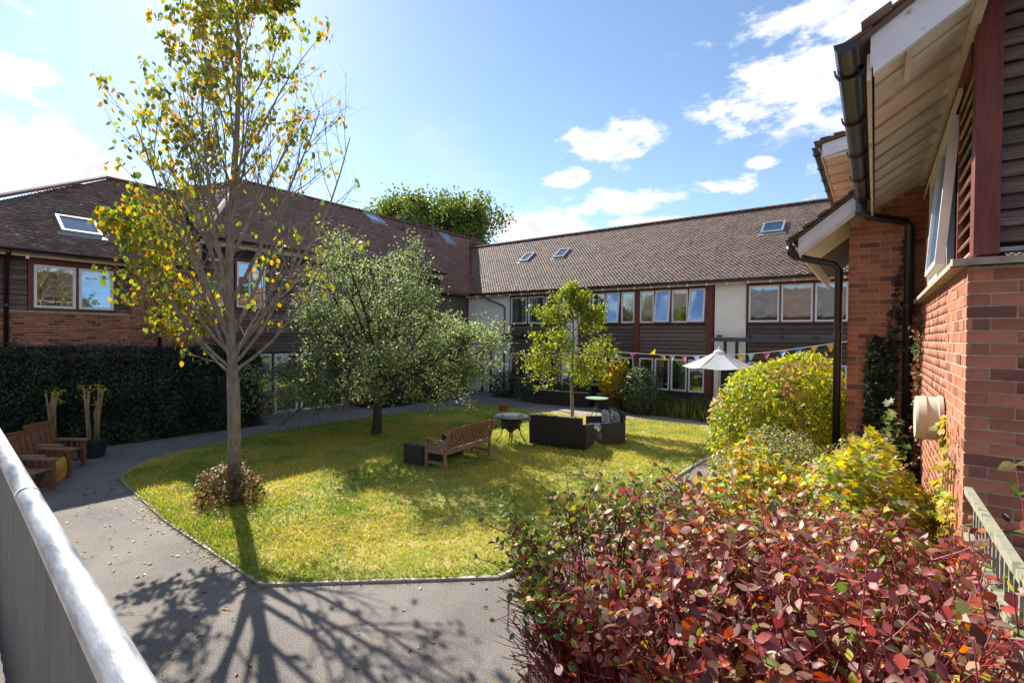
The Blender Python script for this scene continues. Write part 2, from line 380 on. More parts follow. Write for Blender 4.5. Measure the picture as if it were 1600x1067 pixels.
LEAF_V = [(0, 0, 0), (.33, .27, .07), (.36, 0, 0), (.33, -.27, .07), (.72, .22, .03), (.74, 0, -.05), (.72, -.22, .03), (1, 0, -.14)]
LEAF_F = [(0, 2, 1), (0, 3, 2), (1, 2, 5, 4), (2, 3, 6, 5), (4, 5, 7), (5, 6, 7)]
SM_V = [(0, 0, 0), (.5, .3, .06), (1, 0, -.05), (.5, -.3, .06)]
SM_F = [(0, 2, 1), (0, 3, 2)]
LOBE_V = [(0, 0, 0), (.15, .38, .05), (.42, .22, .02), (.62, .5, .0), (.72, .16, .0), (1, 0, -.1), (.72, -.16, .0), (.62, -.5, .0), (.42, -.22, .02), (.15, -.38, .05), (.45, 0, -.03)]
LOBE_F = [(0, 10, 1), (1, 10, 2), (2, 10, 3), (3, 10, 4), (4, 10, 5), (5, 10, 6), (6, 10, 7), (7, 10, 8), (8, 10, 9), (9, 10, 0)]
def frames(axis, normal):
    a = np.asarray(axis, float); a /= np.linalg.norm(a, axis=1)[:, None]+1e-9
    n = np.asarray(normal, float); n = n-a*(n*a).sum(1)[:, None]; n /= np.linalg.norm(n, axis=1)[:, None]+1e-9
    s = np.cross(n, a)
    return np.stack([a, s, n], axis=2)
def rdir(n, rng=RNG):
    v = rng.normal(size=(n, 3)); return v/np.linalg.norm(v, axis=1)[:, None]
def palette(n, pal, var=.18, rng=RNG):
    w = np.array([p[3] for p in pal], float); w /= w.sum()
    c = np.array([p[:3] for p in pal])[rng.choice(len(pal), n, p=w)]
    return np.clip(c*(1+rng.normal(size=(n, 1))*var)*(1+rng.normal(size=(n, 3))*var*.3), .003, 1)
BOX_V = [(-.5, -.5, -.5), (.5, -.5, -.5), (.5, .5, -.5), (-.5, .5, -.5), (-.5, -.5, .5), (.5, -.5, .5), (.5, .5, .5), (-.5, .5, .5)]
BOX_F = [(3, 2, 1, 0), (4, 5, 6, 7), (0, 1, 5, 4), (1, 2, 6, 5), (2, 3, 7, 6), (3, 0, 4, 7)]

def inpoly(x, y, poly):
    c = False; n = len(poly); j = n-1
    for i in range(n):
        xi, yi = poly[i]; xj, yj = poly[j]
        if (yi > y) != (yj > y) and x < (xj-xi)*(y-yi)/(yj-yi)+xi: c = not c
        j = i
    return c

# ================================================================== GROUND
g = MB(); g.add([(-400, -400, 0), (400, -400, 0), (400, 400, 0), (-400, 400, 0)], [(0, 1, 2, 3)])
tag(g.build('ground', M_asph), kind='structure')

LAWN = [(-3.68, 4.68), (-5.79, 2.79), (-9.0, 2.80), (-12.07, 3.02), (-12.7, 3.3), (-13.25, 3.75), (-13.86, 4.76), (-14.3, 6.66), (-14.5, 8.4), (-14.4, 11.05), (-13.9, 14.0), (-13.3, 15.9), (-12.4, 16.1),
        (-11.3, 15.75), (-9.05, 16.1), (-6.84, 16.9), (-4.9, 17.0), (-3.5, 16.4), (-3.32, 13.7), (-3.40, 9.75), (-3.40, 7.7), (-3.45, 6.0)]
def lawn_mesh():
    import bmesh
    step = .12
    xs = np.arange(-14.6, -2.8, step); ys = np.arange(2.6, 17.1, step)
    vid = {}; vs = []; fs = []
    def h(x, y): return .035+.02*noise.noise(Vector((x*.7, y*.7, 0)))+.012*noise.noise(Vector((x*4, y*4, 3)))
    # interior grid, then rim polygon
    ins = {}
    for i, x in enumerate(xs):
        for j, y in enumerate(ys):
            ins[i, j] = inpoly(x, y, LAWN)
    def snap(i, j): 
        if (i, j) not in vid:
            vid[i, j] = len(vs); x, y = xs[i], ys[j]; vs.append([x, y, h(x, y)])
        return vid[i, j]
    def nearest(x, y):
        b = None
        for k in range(len(LAWN)):
            a = Vector(LAWN[k]); c = Vector(LAWN[(k+1) % len(LAWN)]); d = c-a; t = max(0, min(1, (Vector((x, y))-a).dot(d)/d.length_squared)); q = a+d*t
            dd = (q-Vector((x, y))).length
            if b is None or dd < b[0]: b = (dd, q)
        return b
    for i in range(len(xs)-1):
        for j in range(len(ys)-1):
            k = [ins[i, j], ins[i+1, j], ins[i+1, j+1], ins[i, j+1]]
            if any(k): fs.append((snap(i, j), snap(i+1, j), snap(i+1, j+1), snap(i, j+1)))
    for (i, j), n in vid.items():
        if not ins[i, j]:
            q = nearest(xs[i], ys[j])[1]; vs[n] = [q.x, q.y, .02]
    me = bpy.data.meshes.new('lawn'); me.from_pydata(vs, [], fs)
    return link('lawn', me, M_lawn, None, True)
tag(lawn_mesh(), kind='structure')
# blades
n = 210000
bx = RNG.uniform(-14.5, -2.9, n*2); by = 2.6+(RNG.random(n*2)**1.35)*14.4
keep = np.array([inpoly(a, b, LAWN) for a, b in zip(bx, by)]); bx = bx[keep][:n]; by = by[keep][:n]; n = len(bx)
dist = np.hypot(bx, by)
pos = np.stack([bx, by, np.full(n, .03)], 1)
nzv = np.array([noise.noise(Vector((a*.55, b*.55, 7)))+.5*noise.noise(Vector((a*2.2, b*2.2, 2))) for a, b in zip(bx, by)])
edge = np.array([min(1.0, max(0.0, min((y-2.79)/.5 if x < -5.8 else 9, ((x+5.79)*-.667+(y-2.79)*.745)/.7 if x > -5.8 else 9, (-3.42-x)/.9, (x+14.4)/.8))) for x, y in zip(bx, by)])
ax = np.stack([RNG.normal(size=n)*.55, RNG.normal(size=n)*.55, np.ones(n)], 1)
cg = np.array([.18, .28, .03]); cy = np.array([.52, .46, .085]); cb = np.array([.52, .40, .20])
t = np.clip(nzv*1.5+.62+RNG.normal(size=n)*.22, 0, 1)*(.3+.7*edge)
c = cg[None]*(1-t[:, None])+cy[None]*t[:, None]; br = RNG.random(n) < .10; c[br] = cb
sc = np.stack([RNG.uniform(.018, .045, n)*(1.35-.45*edge), np.clip(dist*.0011, .004, .010)*2, np.ones(n)], 1)
tag(mass('grass', [(0, .5, 0), (0, -.5, 0), (1, 0, .1)], [(0, 1, 2)], pos, frames(ax, rdir(n)), sc, c, M_blade), 'short patchy green and straw coloured grass growing over the courtyard lawn', 'grass', kind='stuff')

# concrete edging strip round the lawn
k = MB()
EDGE = [LAWN[i] for i in range(0, 13)]
k_pts = [Vector((*p, 0)) for p in EDGE]
for a, b in zip(k_pts[:-1], k_pts[1:]):
    L = (b-a).length; nn_ = max(1, int(L/.9)); 
    for i in range(nn_):
        p = a+(b-a)*(i/nn_); q = a+(b-a)*((i+1)/nn_-.008/L*nn_/nn_)
        k.bar(p+Vector((0, 0, -.002+.005*random.random())), q+Vector((0, 0, -.002+.005*random.random())), .05, .06)
k_pts = [Vector((*LAWN[i % len(LAWN)], 0)) for i in range(17, len(LAWN)+1)]
for a, b in zip(k_pts[:-1], k_pts[1:]): k.bar(a+Vector((0, 0, .012)), b+Vector((0, 0, .012)), .055, .06)
tag(k.build('kerb', M_kerb), kind='structure')
# pale paved strip behind the lawn
s_ = MB()
strip = [(-11.6, 15.9), (-9.05, 16.2), (-6.84, 17.0), (-4.9, 17.1), (-3.4, 16.5), (-2.6, 16.2), (-2.6, 18.0), (-4.4, 18.2), (-6.8, 18.1), (-9.0, 17.4), (-11.6, 16.9)]
s_.add([(x, y, .008) for x, y in strip], [tuple(range(len(strip)))])
tag(s_.build('pavement', M_slabs), kind='structure')
# soil beds
s_ = MB()
for poly in ([(-2.3, .6), (.5, .6), (.5, 8), (-.2, 8), (-.2, 12), (-2.4, 12), (-2.55, 6)], [(-17.8, -1), (-16.05, -1), (-15.9, 7.9), (-17.8, 7.9)], [(-8.3, 18.3), (-4.4, 18.4), (-2.6, 18.1), (-2.6, 20), (-8.3, 20)], [(-17.8, 12.2), (-16, 12.4), (-15.8, 17.4), (-17.8, 17.4)]):
    s_.add([(x, y, .012) for x, y in poly], [tuple(range(len(poly)))])
tag(s_.build('soil_bed', M_soil), kind='structure')
# raised walkway where the photographer stands
d_ = MB(); d_.box(-9.6, .42, -4, .12, 1.25, 1.4); d_.box(-9.6, .42, -.05, .10, 0, 1.245)
tag(d_.build('raised_walkway', M_kerb), kind='structure')

# fallen leaves on path and lawn
n = 420
fx = RNG.normal(-8.5, 2.6, n); fy = RNG.normal(3.0, 1.6, n)
kk = 1500; sg = RNG.integers(1, 4, kk); tt_ = RNG.random(kk)   # swept against the edging
ex = np.array([LAWN[i][0]*(1-q)+LAWN[i+1][0]*q for i, q in zip(sg, tt_)]); ey = np.array([LAWN[i][1]*(1-q)+LAWN[i+1][1]*q for i, q in zip(sg, tt_)])
gate = np.array([noise.noise(Vector((a*.9, 0, 1)))+.25 > RNG.random()*.7 for a in ex])
fx = np.concatenate([fx, (ex+RNG.normal(size=kk)*.05)[gate]]); fy = np.concatenate([fy, (ey-np.abs(RNG.normal(size=kk))*.16+.02)[gate]]); small = np.concatenate([np.ones(n), np.full(gate.sum(), .5)])
ok = (fy > .6); small = small[ok]
fx, fy = fx[ok], fy[ok]; n = len(fx)
fz = np.array([.075 if inpoly(a, b, LAWN) else .012 for a, b in zip(fx, fy)])
up = np.stack([RNG.normal(size=n)*.3, RNG.normal(size=n)*.3, np.ones(n)], 1)
tag(mass('fallen_leaves', LEAF_V, LEAF_F, np.stack([fx, fy, fz], 1), frames(rdir(n)*[1, 1, .1], up), RNG.uniform(.04, .075, n)*small, palette(n, [(.35, .25, .05, 3), (.28, .16, .06, 3), (.16, .09, .04, 3)]), M_leaf), 'scattered dry yellow and brown leaves fallen on the path', 'fallen leaves', kind='stuff')

# ================================================================== BUILDING PARTS
def roof_tiles(parent, p0, u, v, poly, wid=.165, gauge=.105, name='roof_tiles', tint=(1, 1, 1), seed=1, tl=.12, tv=.020):
    """tiles laid on a plane: p0 origin on the eave, u along the eave, v up the slope (unit), poly in (s,t) metres"""
    rng = np.random.default_rng(seed)
    u = Vector(u).normalized(); v = Vector(v).normalized(); nrm = u.cross(v)
    if nrm.z < 0: nrm = -nrm
    ss = [p[0] for p in poly]; ts = [p[1] for p in poly]
    P = []; Mx = []; S = []; C_ = []
    rows = int((max(ts)-min(ts))/gauge)+1
    for r in range(rows):
        t0 = min(ts)+r*gauge; off = (wid/2 if r % 2 else 0)
        k0 = int((min(ss)-wid)/wid); k1 = int((max(ss)+wid)/wid)+1
        for kx in range(k0, k1):
            s0 = kx*wid+off
            if not inpoly(s0, t0+gauge*.3, poly): continue
            p = Vector(p0)+u*s0+v*(t0+gauge*.5)+nrm*(.018+rng.normal()*.0022)
            tilt = tl+rng.normal()*tv; roll = rng.normal()*.022
            vv = (v*math.cos(tilt)-nrm*math.sin(tilt)).normalized(); uu = (u+nrm*roll).normalized(); n_ = uu.cross(vv).normalized()
            P.append(p); Mx.append([[uu.x, vv.x, n_.x], [uu.y, vv.y, n_.y], [uu.z, vv.z, n_.z]]); S.append((wid*.988, gauge*1.45, .016))
            b = math.exp(rng.normal()*.115)
            h_ = rng.random()
            c_ = (1*b, .98*b, .97*b) if h_ < .7 else ((1.25*b, .95*b, .8*b) if h_ < .86 else (.72*b, .75*b, .8*b))
            C_.append((c_[0]*tint[0], c_[1]*tint[1], c_[2]*tint[2]))
    o = mass(name, BOX_V, BOX_F[1:], P, np.array(Mx), np.array(S), np.array(C_), M_tile, parent)
    o['kind'] = 'stuff'
    return o

BRICK_ME = None
def brick_positions(p0, u, out, length, z0, z1, holes=(), seed=0, openend=True):
    """stretcher bond: list of (centre, u, out, len)"""
    rng = random.Random(seed); res = []
    u = Vector(u); out = Vector(out); row = 0; z = z0
    while z < z1-.03:
        s = 0.0
        first = .215/2-.005 if row % 2 else .215
        while s < length-.02:
            L = first if s == 0 else .215
            L = min(L, length-s)
            c = s+L/2
            if L > .03 and not any(a < c < b and c0 < z+.03 < c1 for a, b, c0, c1 in holes):
                res.append((Vector(p0)+u*c+Vector((0, 0, z+.0325)), u, out, L))
            s += L+.010
        z += .075; row += 1
    return res
def massed_bricks(name, br, parent, seed=3):
    rng = np.random.default_rng(seed)
    P = []; Mx = []; S = []; C_ = []
    for (p, u, out, L) in br:
        P.append(p+out*(-.008+rng.normal()*.0012)); Mx.append([[u.x, out.x, 0], [u.y, out.y, 0], [u.z, out.z, 1]]); S.append((L, .024, .065))
        b = math.exp(rng.normal()*.16); h_ = rng.random()
        C_.append((b, b, b) if h_ < .78 else ((.55*b, .55*b, .62*b) if h_ < .9 else (1.15*b, 1.2*b, 1.1*b)))
    o = mass(name, BOX_V, BOX_F, P, np.array(Mx), np.array(S), np.array(C_), M_brickA, parent)
    o['kind'] = 'stuff'
    return o

class Facade:
    """s along the wall, o outward, z up"""
    def __init__(f, P0, u, out, root): f.P0 = Vector(P0); f.u = Vector(u); f.out = Vector(out); f.root = root
    def P(f, s, o, z): return f.P0+f.u*s+f.out*o+Vector((0, 0, z))
    def box(f, mb, s0, s1, o0, o1, z0, z1):
        p = [f.P(s0, o0, z0), f.P(s1, o0, z0), f.P(s1, o1, z0), f.P(s0, o1, z0), f.P(s0, o0, z1), f.P(s1, o0, z1), f.P(s1, o1, z1), f.P(s0, o1, z1)]
        if f.u.cross(f.out).z < 0: p = [p[3], p[2], p[1], p[0], p[7], p[6], p[5], p[4]]
        mb.hexa(p); return mb
    def part(f, name, m, *b, parent=None):
        mb = MB(); f.box(mb, *b); return mb.build(name, m, parent or f.root)
    def planks(f, s0, s1, z0, z1, h=.15, o=.0, gap=.012):
        z = z0
        while z < z1-.02:
            zz = min(z+h, z1); mb = MB()
            j = random.uniform(-.004, .004); sag = random.uniform(-.006, .006)
            a = [f.P(s0, o-.02, z), f.P(s1, o-.02, z+sag), f.P(s1, o+.034+j, z+sag), f.P(s0, o+.034+j, z), f.P(s0, o-.02, zz-gap), f.P(s1, o-.02, zz-gap+sag), f.P(s1, o+.010, zz-gap+sag), f.P(s0, o+.010, zz-gap)]
            if f.u.cross(f.out).z < 0: a = [a[3], a[2], a[1], a[0], a[7], a[6], a[5], a[4]]
            mb.hexa(a); mb.build('plank', M_plank, f.root); z += h
    def window(f, s0, s1, z0, z1, o=.03, open_=0, curtain=None, name='window', glass=None, fw=.062, mid=False):
        """white framed light; open_ = degrees the sash leans out from its top edge"""
        ang = R(open_)
        def T(s, oo, z):
            dz = z1-z
            return f.P(s, o+oo*math.cos(ang)+dz*math.sin(ang), z1-dz*math.cos(ang)+oo*math.sin(ang))
        def tb(mb, a0, a1, b0, b1, c0, c1):
            p = [T(a0, b0, c0), T(a1, b0, c0), T(a1, b1, c0), T(a0, b1, c0), T(a0, b0, c1), T(a1, b0, c1), T(a1, b1, c1), T(a0, b1, c1)]
            if f.u.cross(f.out).z < 0: p = [p[3], p[2], p[1], p[0], p[7], p[6], p[5], p[4]]
            mb.hexa(p)
        mb = MB()
        tb(mb, s0, s0+fw, -.03, .03, z0, z1); tb(mb, s1-fw, s1, -.03, .03, z0, z1); tb(mb, s0+fw, s1-fw, -.03, .027, z1-fw, z1); tb(mb, s0+fw, s1-fw, -.03, .027, z0, z0+fw)
        if mid: tb(mb, s0+fw, s1-fw, -.028, .024, z0+(z1-z0)*.38, z0+(z1-z0)*.38+.05)
        w = mb.build(name, M_white, f.root)
        if open_:   # fixed outer frame left behind by the open sash
            fr = MB()
            for b in ((s0, s0+.03, -.09, -.04, z0, z1), (s1-.03, s1, -.09, -.04, z0, z1), (s0, s1, -.09, -.04, z0-.0, z0+.03)): f.box(fr, *[b[0], b[1], b[2]+o, b[3]+o, b[4], b[5]])
            fr.build('frame', M_white, w)
        pn = MB(); tb(pn, s0+fw-.004, s1-fw+.004, -.008, .004, z0+fw-.004, z1-fw+.004)
        pn.build('pane', glass or M_glass, w)
        # curtain; pink ones carry the mirrored brick in their colour
        if curtain:
            cm = {'p': M_curtP}.get(curtain[0], M_curtain); cov = curtain[1]
            cb = MB(); n_ = 14
            for side in (0, 1):
                if cov[side] <= 0: continue
                a0 = s0 if side == 0 else s1-cov[side]*(s1-s0); a1 = s0+cov[side]*(s1-s0) if side == 0 else s1
                prev = None
                for q in range(n_+1):
                    s = a0+(a1-a0)*q/n_; oo = -.16+.025*math.sin(q*1.9+s0*3)
                    cur = (f.P(s, oo, z1+.02), f.P(s+.01*math.sin(q), oo, z0-.03))
                    if prev: cb.add([prev[0], cur[0], cur[1], prev[1]], [(0, 1, 2, 3)])
                    prev = cur
            cb.build('curtain', cm, w)
        return w

def slab(mb, pts, th=.10):
    """flat polygon given a thickness downward"""
    p = [Vector(q) for q in pts]; mb.prism([q-Vector((0, 0, th)) for q in p], (0, 0, th))
def rooflight(parent, P0, u, v, s0, s1, t0, t1, name='skylight'):
    u = Vector(u); v = Vector(v); n_ = u.cross(v)
    if n_.z < 0: n_ = -n_
    M = Matrix(((u.x, v.x, n_.x, P0[0]), (u.y, v.y, n_.y, P0[1]), (u.z, v.z, n_.z, P0[2]), (0, 0, 0, 1)))
    mb = MB()
    for b in ((s0, s0+.07, t0, t1), (s1-.07, s1, t0, t1), (s0+.07, s1-.07, t0, t0+.08), (s0+.07, s1-.07, t1-.08, t1)): mb.box(b[0], b[1], b[2], b[3], .0, .13, M)
    fr = mb.build(name, M_lead, parent)
    pn = MB(); pn.box(s0+.07, s1-.07, t0+.08, t1-.08, .085, .10, M); pn.build('pane', M_glass, fr)
    bl_ = MB(); bl_.box(s0+.07, s1-.07, t0+.08, t1-.08, .045, .055, M); bl_.build('pale_sheet', M_white, fr)  # white sheet beneath the glass makes the pane pale
    fl = MB(); fl.box(s0-.1, s1+.1, t0-.16, t0-.003, .03, .052, M); fl.build('flashing', M_lead, fr)
    return fr
def ridge_tiles(parent, a, b, r=.12, m=None, L=.3):
    a = Vector(a); b = Vector(b); n_ = max(1, int((b-a).length/L)); mb = MB()
    d = (b-a)/n_
    side = d.cross(Vector((0, 0, 1))).normalized()
    up = side.cross(d).normalized()
    for i in range(n_):
        p = a+d*i; q = a+d*(i+1.03)
        ring = []
        for e, rr in ((p, r*1.0), (q, r*1.06)):
            ring.append([e+side*(math.cos(x)*rr*1.15)+up*(math.sin(x)*rr*.8+.01) for x in (0, .8, 1.57, 2.34, 3.14)])
        mb.add(ring[0]+ring[1], [(j, j+1, j+6, j+5) for j in range(4)]+[(4, 3, 2, 1, 0), (5, 6, 7, 8, 9)])
    o = mb.build('ridge_tiles', m or M_brickR, parent); o['kind'] = 'stuff'
    return o
M_brickR = mat('ridge_tile_clay', (.20, .10, .075), .8, noise_scale=3, noise_amt=.35, bump=.2)

def gutter(parent, a, b, r=.065, name='gutter', brackets=.9):
    a = Vector(a); b = Vector(b); d = (b-a).normalized(); side = d.cross(Vector((0, 0, 1))).normalized(); mb = MB()
    n_ = 8; ring = []
    for e in (a, b):
        ring.append([e+side*(math.cos(x)*r)+Vector((0, 0, -math.sin(x)*r)) for x in [math.pi*i/n_ for i in range(n_+1)]])
    inn = [[p+(e-p)*.09 for p in rg] for rg, e in zip(ring, (a, b))]
    vs = ring[0]+ring[1]+inn[0]+inn[1]; m_ = n_+1
    fs = [(i, i+1, m_+i+1, m_+i) for i in range(n_)]+[(2*m_+i, 3*m_+i, 3*m_+i+1, 2*m_+i+1) for i in range(n_)]
    fs += [tuple(range(m_)), tuple(range(2*m_-1, m_-1, -1)), (0, m_, 3*m_, 2*m_), (n_, 2*m_+n_, 3*m_+n_, m_+n_)]
    mb.add(vs, fs)
    o = mb.build(name, M_black, parent, smooth=False)
    if brackets:
        bb = MB(); L = (b-a).length; i = .35
        while i < L:
            c = a+d*i
            pts = [c+side*(math.cos(x)*(r+.006))+Vector((0, 0, -math.sin(x)*(r+.006))) for x in [math.pi*k_/8 for k_ in range(9)]]
            bb = MB(); vs = []
            for p in pts:
                k_ = (p-c).normalized()
                for w_ in (-.018, .018):
                    vs += [p+d*w_, p+d*w_+k_*.012]
            bb.add(vs, [f_ for a_ in range(8) for f_ in ((a_*4, a_*4+1, a_*4+5, a_*4+4), (a_*4+1, a_*4+3, a_*4+7, a_*4+5), (a_*4+3, a_*4+2, a_*4+6, a_*4+7), (a_*4+2, a_*4, a_*4+4, a_*4+6))]+[(0, 2, 3, 1), (32, 33, 35, 34)])
            bb.build('gutter_bracket', M_black, o)
            i += brackets
    return o
def pipe(parent, pts, r=.045, name='downpipe'):
    mb = MB(); mb.tube(pts, r, 12)
    o = mb.build(name, M_black, parent, smooth=True)
    a = Vector(pts[-2]); b = Vector(pts[-1]); n_ = max(1, int((b-a).length/1.6))
    for i in range(n_):
        c = a+(b-a)*((i+.45)/n_); cl_ = MB(); cl_.tube([c-(b-a).normalized()*.03, c+(b-a).normalized()*.03], r*1.16, 12)
        cl_.build('pipe_collar', M_black, o)
    return o

# ================================================================== RIGHT-HAND WING (faces the lawn, at the back)
RW = thing('two_storey_wing', 'long two storey wing with cream render panels and brown roof across the back', 'building', (-9, 20.3, 0))
f = Facade((0, 20.2, 0), (1, 0, 0), (0, -1, 0), RW)
X0, X1 = -18.6, 5.0
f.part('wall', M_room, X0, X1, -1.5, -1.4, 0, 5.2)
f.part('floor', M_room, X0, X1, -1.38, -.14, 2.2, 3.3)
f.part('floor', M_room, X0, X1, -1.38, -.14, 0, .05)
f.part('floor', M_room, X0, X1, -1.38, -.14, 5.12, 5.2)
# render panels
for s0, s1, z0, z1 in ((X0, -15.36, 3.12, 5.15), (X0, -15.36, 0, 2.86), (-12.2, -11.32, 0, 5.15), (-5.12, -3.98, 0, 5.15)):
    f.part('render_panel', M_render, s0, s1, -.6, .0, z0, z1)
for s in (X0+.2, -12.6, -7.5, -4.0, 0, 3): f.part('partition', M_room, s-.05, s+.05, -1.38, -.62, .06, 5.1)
CUR = [('w', (.28, .0)), ('w', (.2, .25)), None, ('p', (1, 0)), ('w', (.35, .2)), ('p', (.9, 0)), ('w', (.95, 0)), ('p', (.4, .5)), ('w', (1, 0)), None]
def bay(s0, s1, wins, zu=(3.66, 5.03), zl=(.82, 2.14), o=.0, planks=True, opens=(), gl=(), lower=None, lowcurt=None, cur=None):
    # framing rails
    f.part('rail', M_redwood, s0, s1, o-.1, o+.045, zu[1]+.006, 5.17)
    f.part('rail', M_redwood, s0, s1, o-.1, o+.045, zu[0]-.07, zu[0]-.006)
    f.part('rail', M_redwood, s0, s1, o-.1, o+.045, zl[1]+.006, zl[1]+.07)
    f.part('rail', M_redwood, s0, s1, o-.1, o+.045, zl[0]-.07, zl[0]-.006)
    f.part('plinth', M_dkwood, s0, s1, o-.1, o+.02, 0.0, zl[0]-.075)
    f.part('backing_panel', M_dkwood, s0, s1, o-.12, o-.03, zl[1]+.075, zu[0]-.075)
    for i, (a, b) in enumerate(wins):
        f.window(a, b, zu[0], zu[1], o=o+.015, open_=(9 if i in opens else 0), curtain=(cur[i] if cur else CUR[(i*3+int(s0*7)) % len(CUR)]), glass=(M_glassR if i in gl else M_glass))
    for i, (a, b) in enumerate(lower or wins):
        f.window(a, b, zl[0], zl[1], o=o+.015, curtain=(lowcurt or [('w', (.35, .1)), ('w', (.5, .3)), ('w', (0, .6)), None])[i % 4])
def posts(ss, z0, z1, o=0, w=.06, d=.06, m=None):
    for s in ss:
        for a, b in (((.76, 2.2), (3.6, 5.02)) if (z0, z1) == (.76, 5.02) else ((z0, z1),)):
            f.part('post', m or M_redwood, s-w/2, s+w/2, o-.1, o+d, a, b)
g1 = [(-15.28, -14.27), (-14.17, -13.19), (-13.11, -12.24)]
bay(-15.34, -12.2, g1, gl=(), opens=(), cur=[('w', (.3, 0)), None, ('w', (0, .25))])
posts([-15.31, -14.22, -13.15, -12.21], .76, 5.02, w=.05)
f.planks(-15.28, -12.25, 2.24, 3.58, h=.165, gap=.02)
b1 = [(-11.25, -10.62), (-10.54, -9.9), (-9.84, -9.17), (-9.09, -8.47)]
b2 = [(-8.22, -7.59), (-7.53, -6.89), (-6.83, -6.17), (-6.11, -5.48)]
bay(-11.3, -8.35, b1, gl=(0, 2), opens=(2,), cur=[None, ('p', (.3, 0)), None, ('p', (.9, 0))])
bay(-8.34, -5.2, b2, gl=(3, 1), opens=(1, 3), cur=[('p', (1, 0)), ('w', (.6, .35)), ('p', (0, .35)), ('w', (.5, .5))])
posts([-11.29, -10.58, -9.87, -9.13], .76, 5.02, w=.05); posts([-7.56, -6.86, -6.14], .76, 5.02, w=.045)
posts([-8.345], .2, 5.14, w=.22, d=.075); posts([-5.33], .1, 5.14, w=.24, d=.075)
f.planks(-11.26, -8.47, 2.24, 3.58, h=.165, gap=.02); f.planks(-8.22, -5.46, 2.24, 3.58, h=.165, gap=.02)
# return cheek of the bay with its narrow side light
f.part('post', M_redwood, -5.205, -5.16, -.35, .03, .1, 5.14)
b3 = [(-3.88, -2.85), (-2.79, -1.79), (-1.73, -.75), (-.65, .35)]
bay(-3.96, 2.2, b3, gl=(0, 2), opens=(), cur=[('w', (.6, .35)), None, ('w', (.3, .5)), None])
posts([-3.93, -2.82, -1.76, -.7, .4], .76, 5.02, w=.055); f.planks(-3.9, 2.2, 2.24, 3.58, h=.165, gap=.02)
# pergola beams along the wall head of the ground floor
for (a, b) in ((X0-.1, -12.5), (-5.15, 3.4)):
    f.part('pergola_beam', M_dkwood if a < -10 else M_greybd, a, b, .36, .46, 2.9, 3.06)
    s = a+.3
    while s < b:
        f.part('pergola_beam', M_dkwood if a < -10 else M_greybd, s-.035, s+.035, .05, .62, 3.07, 3.16); s += 1.05
for s in (-16.9, -16.3, -4.62, -4.2): f.part('pergola_post', M_dkwood, s-.05, s+.05, .36, .45, 0, 2.9)
# a doorway in the render beside the corner
f.part('door', M_dkwood, -4.85, -4.3, .0, .03, 0, 2.2)
# drain pipe
pipe(RW, [(-17.0, 19.72, 5.25), (-16.9, 19.8, 5.08), (-15.75, 20.08, 4.62), (-15.68, 20.12, 4.5), (-15.68, 20.12, 0)], .04)
# eaves
f.part('fascia', M_cream, X0, 5, .28, .31, 5.12, 5.24)
for i in range(31):
    s = X0+.5+i*.75; f.part('rafter_end', M_white, s-.03, s+.03, .315, .42, 5.10, 5.19)
gutter(RW, (X0+.6, 19.74, 5.31), (5.0, 19.74, 5.31), .06)
pR = math.atan2(3.7, 5.0)
vR = Vector((0, math.cos(pR), math.sin(pR)))
LR = math.hypot(3.7, 5.0)
rs = MB(); 
pts = [(X0-4.0, 24.8, 9.0), (X0+.25, 19.8, 5.3), (5.0, 19.8, 5.3), (5.0, 24.8, 9.0)]
slab(rs, pts, .12); slab(rs, [(X0-4, 24.8, 9.0), (5.0, 24.8, 9.0), (5.0, 29.8, 5.3), (X0-4, 29.8, 5.3)], .12)
rs.build('roof', M_tile, RW)
roof_tiles(RW, (0, 19.8, 5.3), (1, 0, 0), vR, [(X0+.3, -.04), (5.0, -.04), (5.0, LR), (X0-3.9, LR)], seed=5)
ridge_tiles(RW, (X0-3.9, 24.8, 9.03), (5.0, 24.8, 9.03))
for (xa, ya, za, w_) in ((-16.45, 22.42, 7.22, .62), (-14.15, 22.44, 7.25, .66), (-3.95, 22.67, 7.43, .84)):
    t0 = (ya-19.8)/math.cos(pR)
    rooflight(RW, (0, 19.8, 5.3), (1, 0, 0), vR, xa, xa+w_, t0, t0+.95)

# ================================================================== LEFT-HAND WING
LW = thing('brick_and_timber_wing', 'timber boarded and brick wing with dark tiled roof along the left side of the lawn', 'building', (-18, 8, 0))
f = Facade((-17.8, 0, 0), (0, 1, 0), (1, 0, 0), LW)
f.part('wall', M_room, -3, 17.4, -1.5, -1.4, 0, 5.9)
f.part('floor', M_room, -3, 17.4, -1.38, -.14, 2.35, 3.3)
f.part('floor', M_room, -3, 17.4, -1.38, -.14, 0, .04)
f.part('floor', M_room, 6.5, 17.4, -1.38, -.14, 5.75, 5.85); f.part('floor', M_room, -3, 6.5, -1.38, -.14, 4.95, 5.0)
for s in (-2.9, 5.2, 7.4, 9.6, 13, 17.3): f.part('partition', M_room, s-.05, s+.05, -1.38, -.2, .05, 4.9)
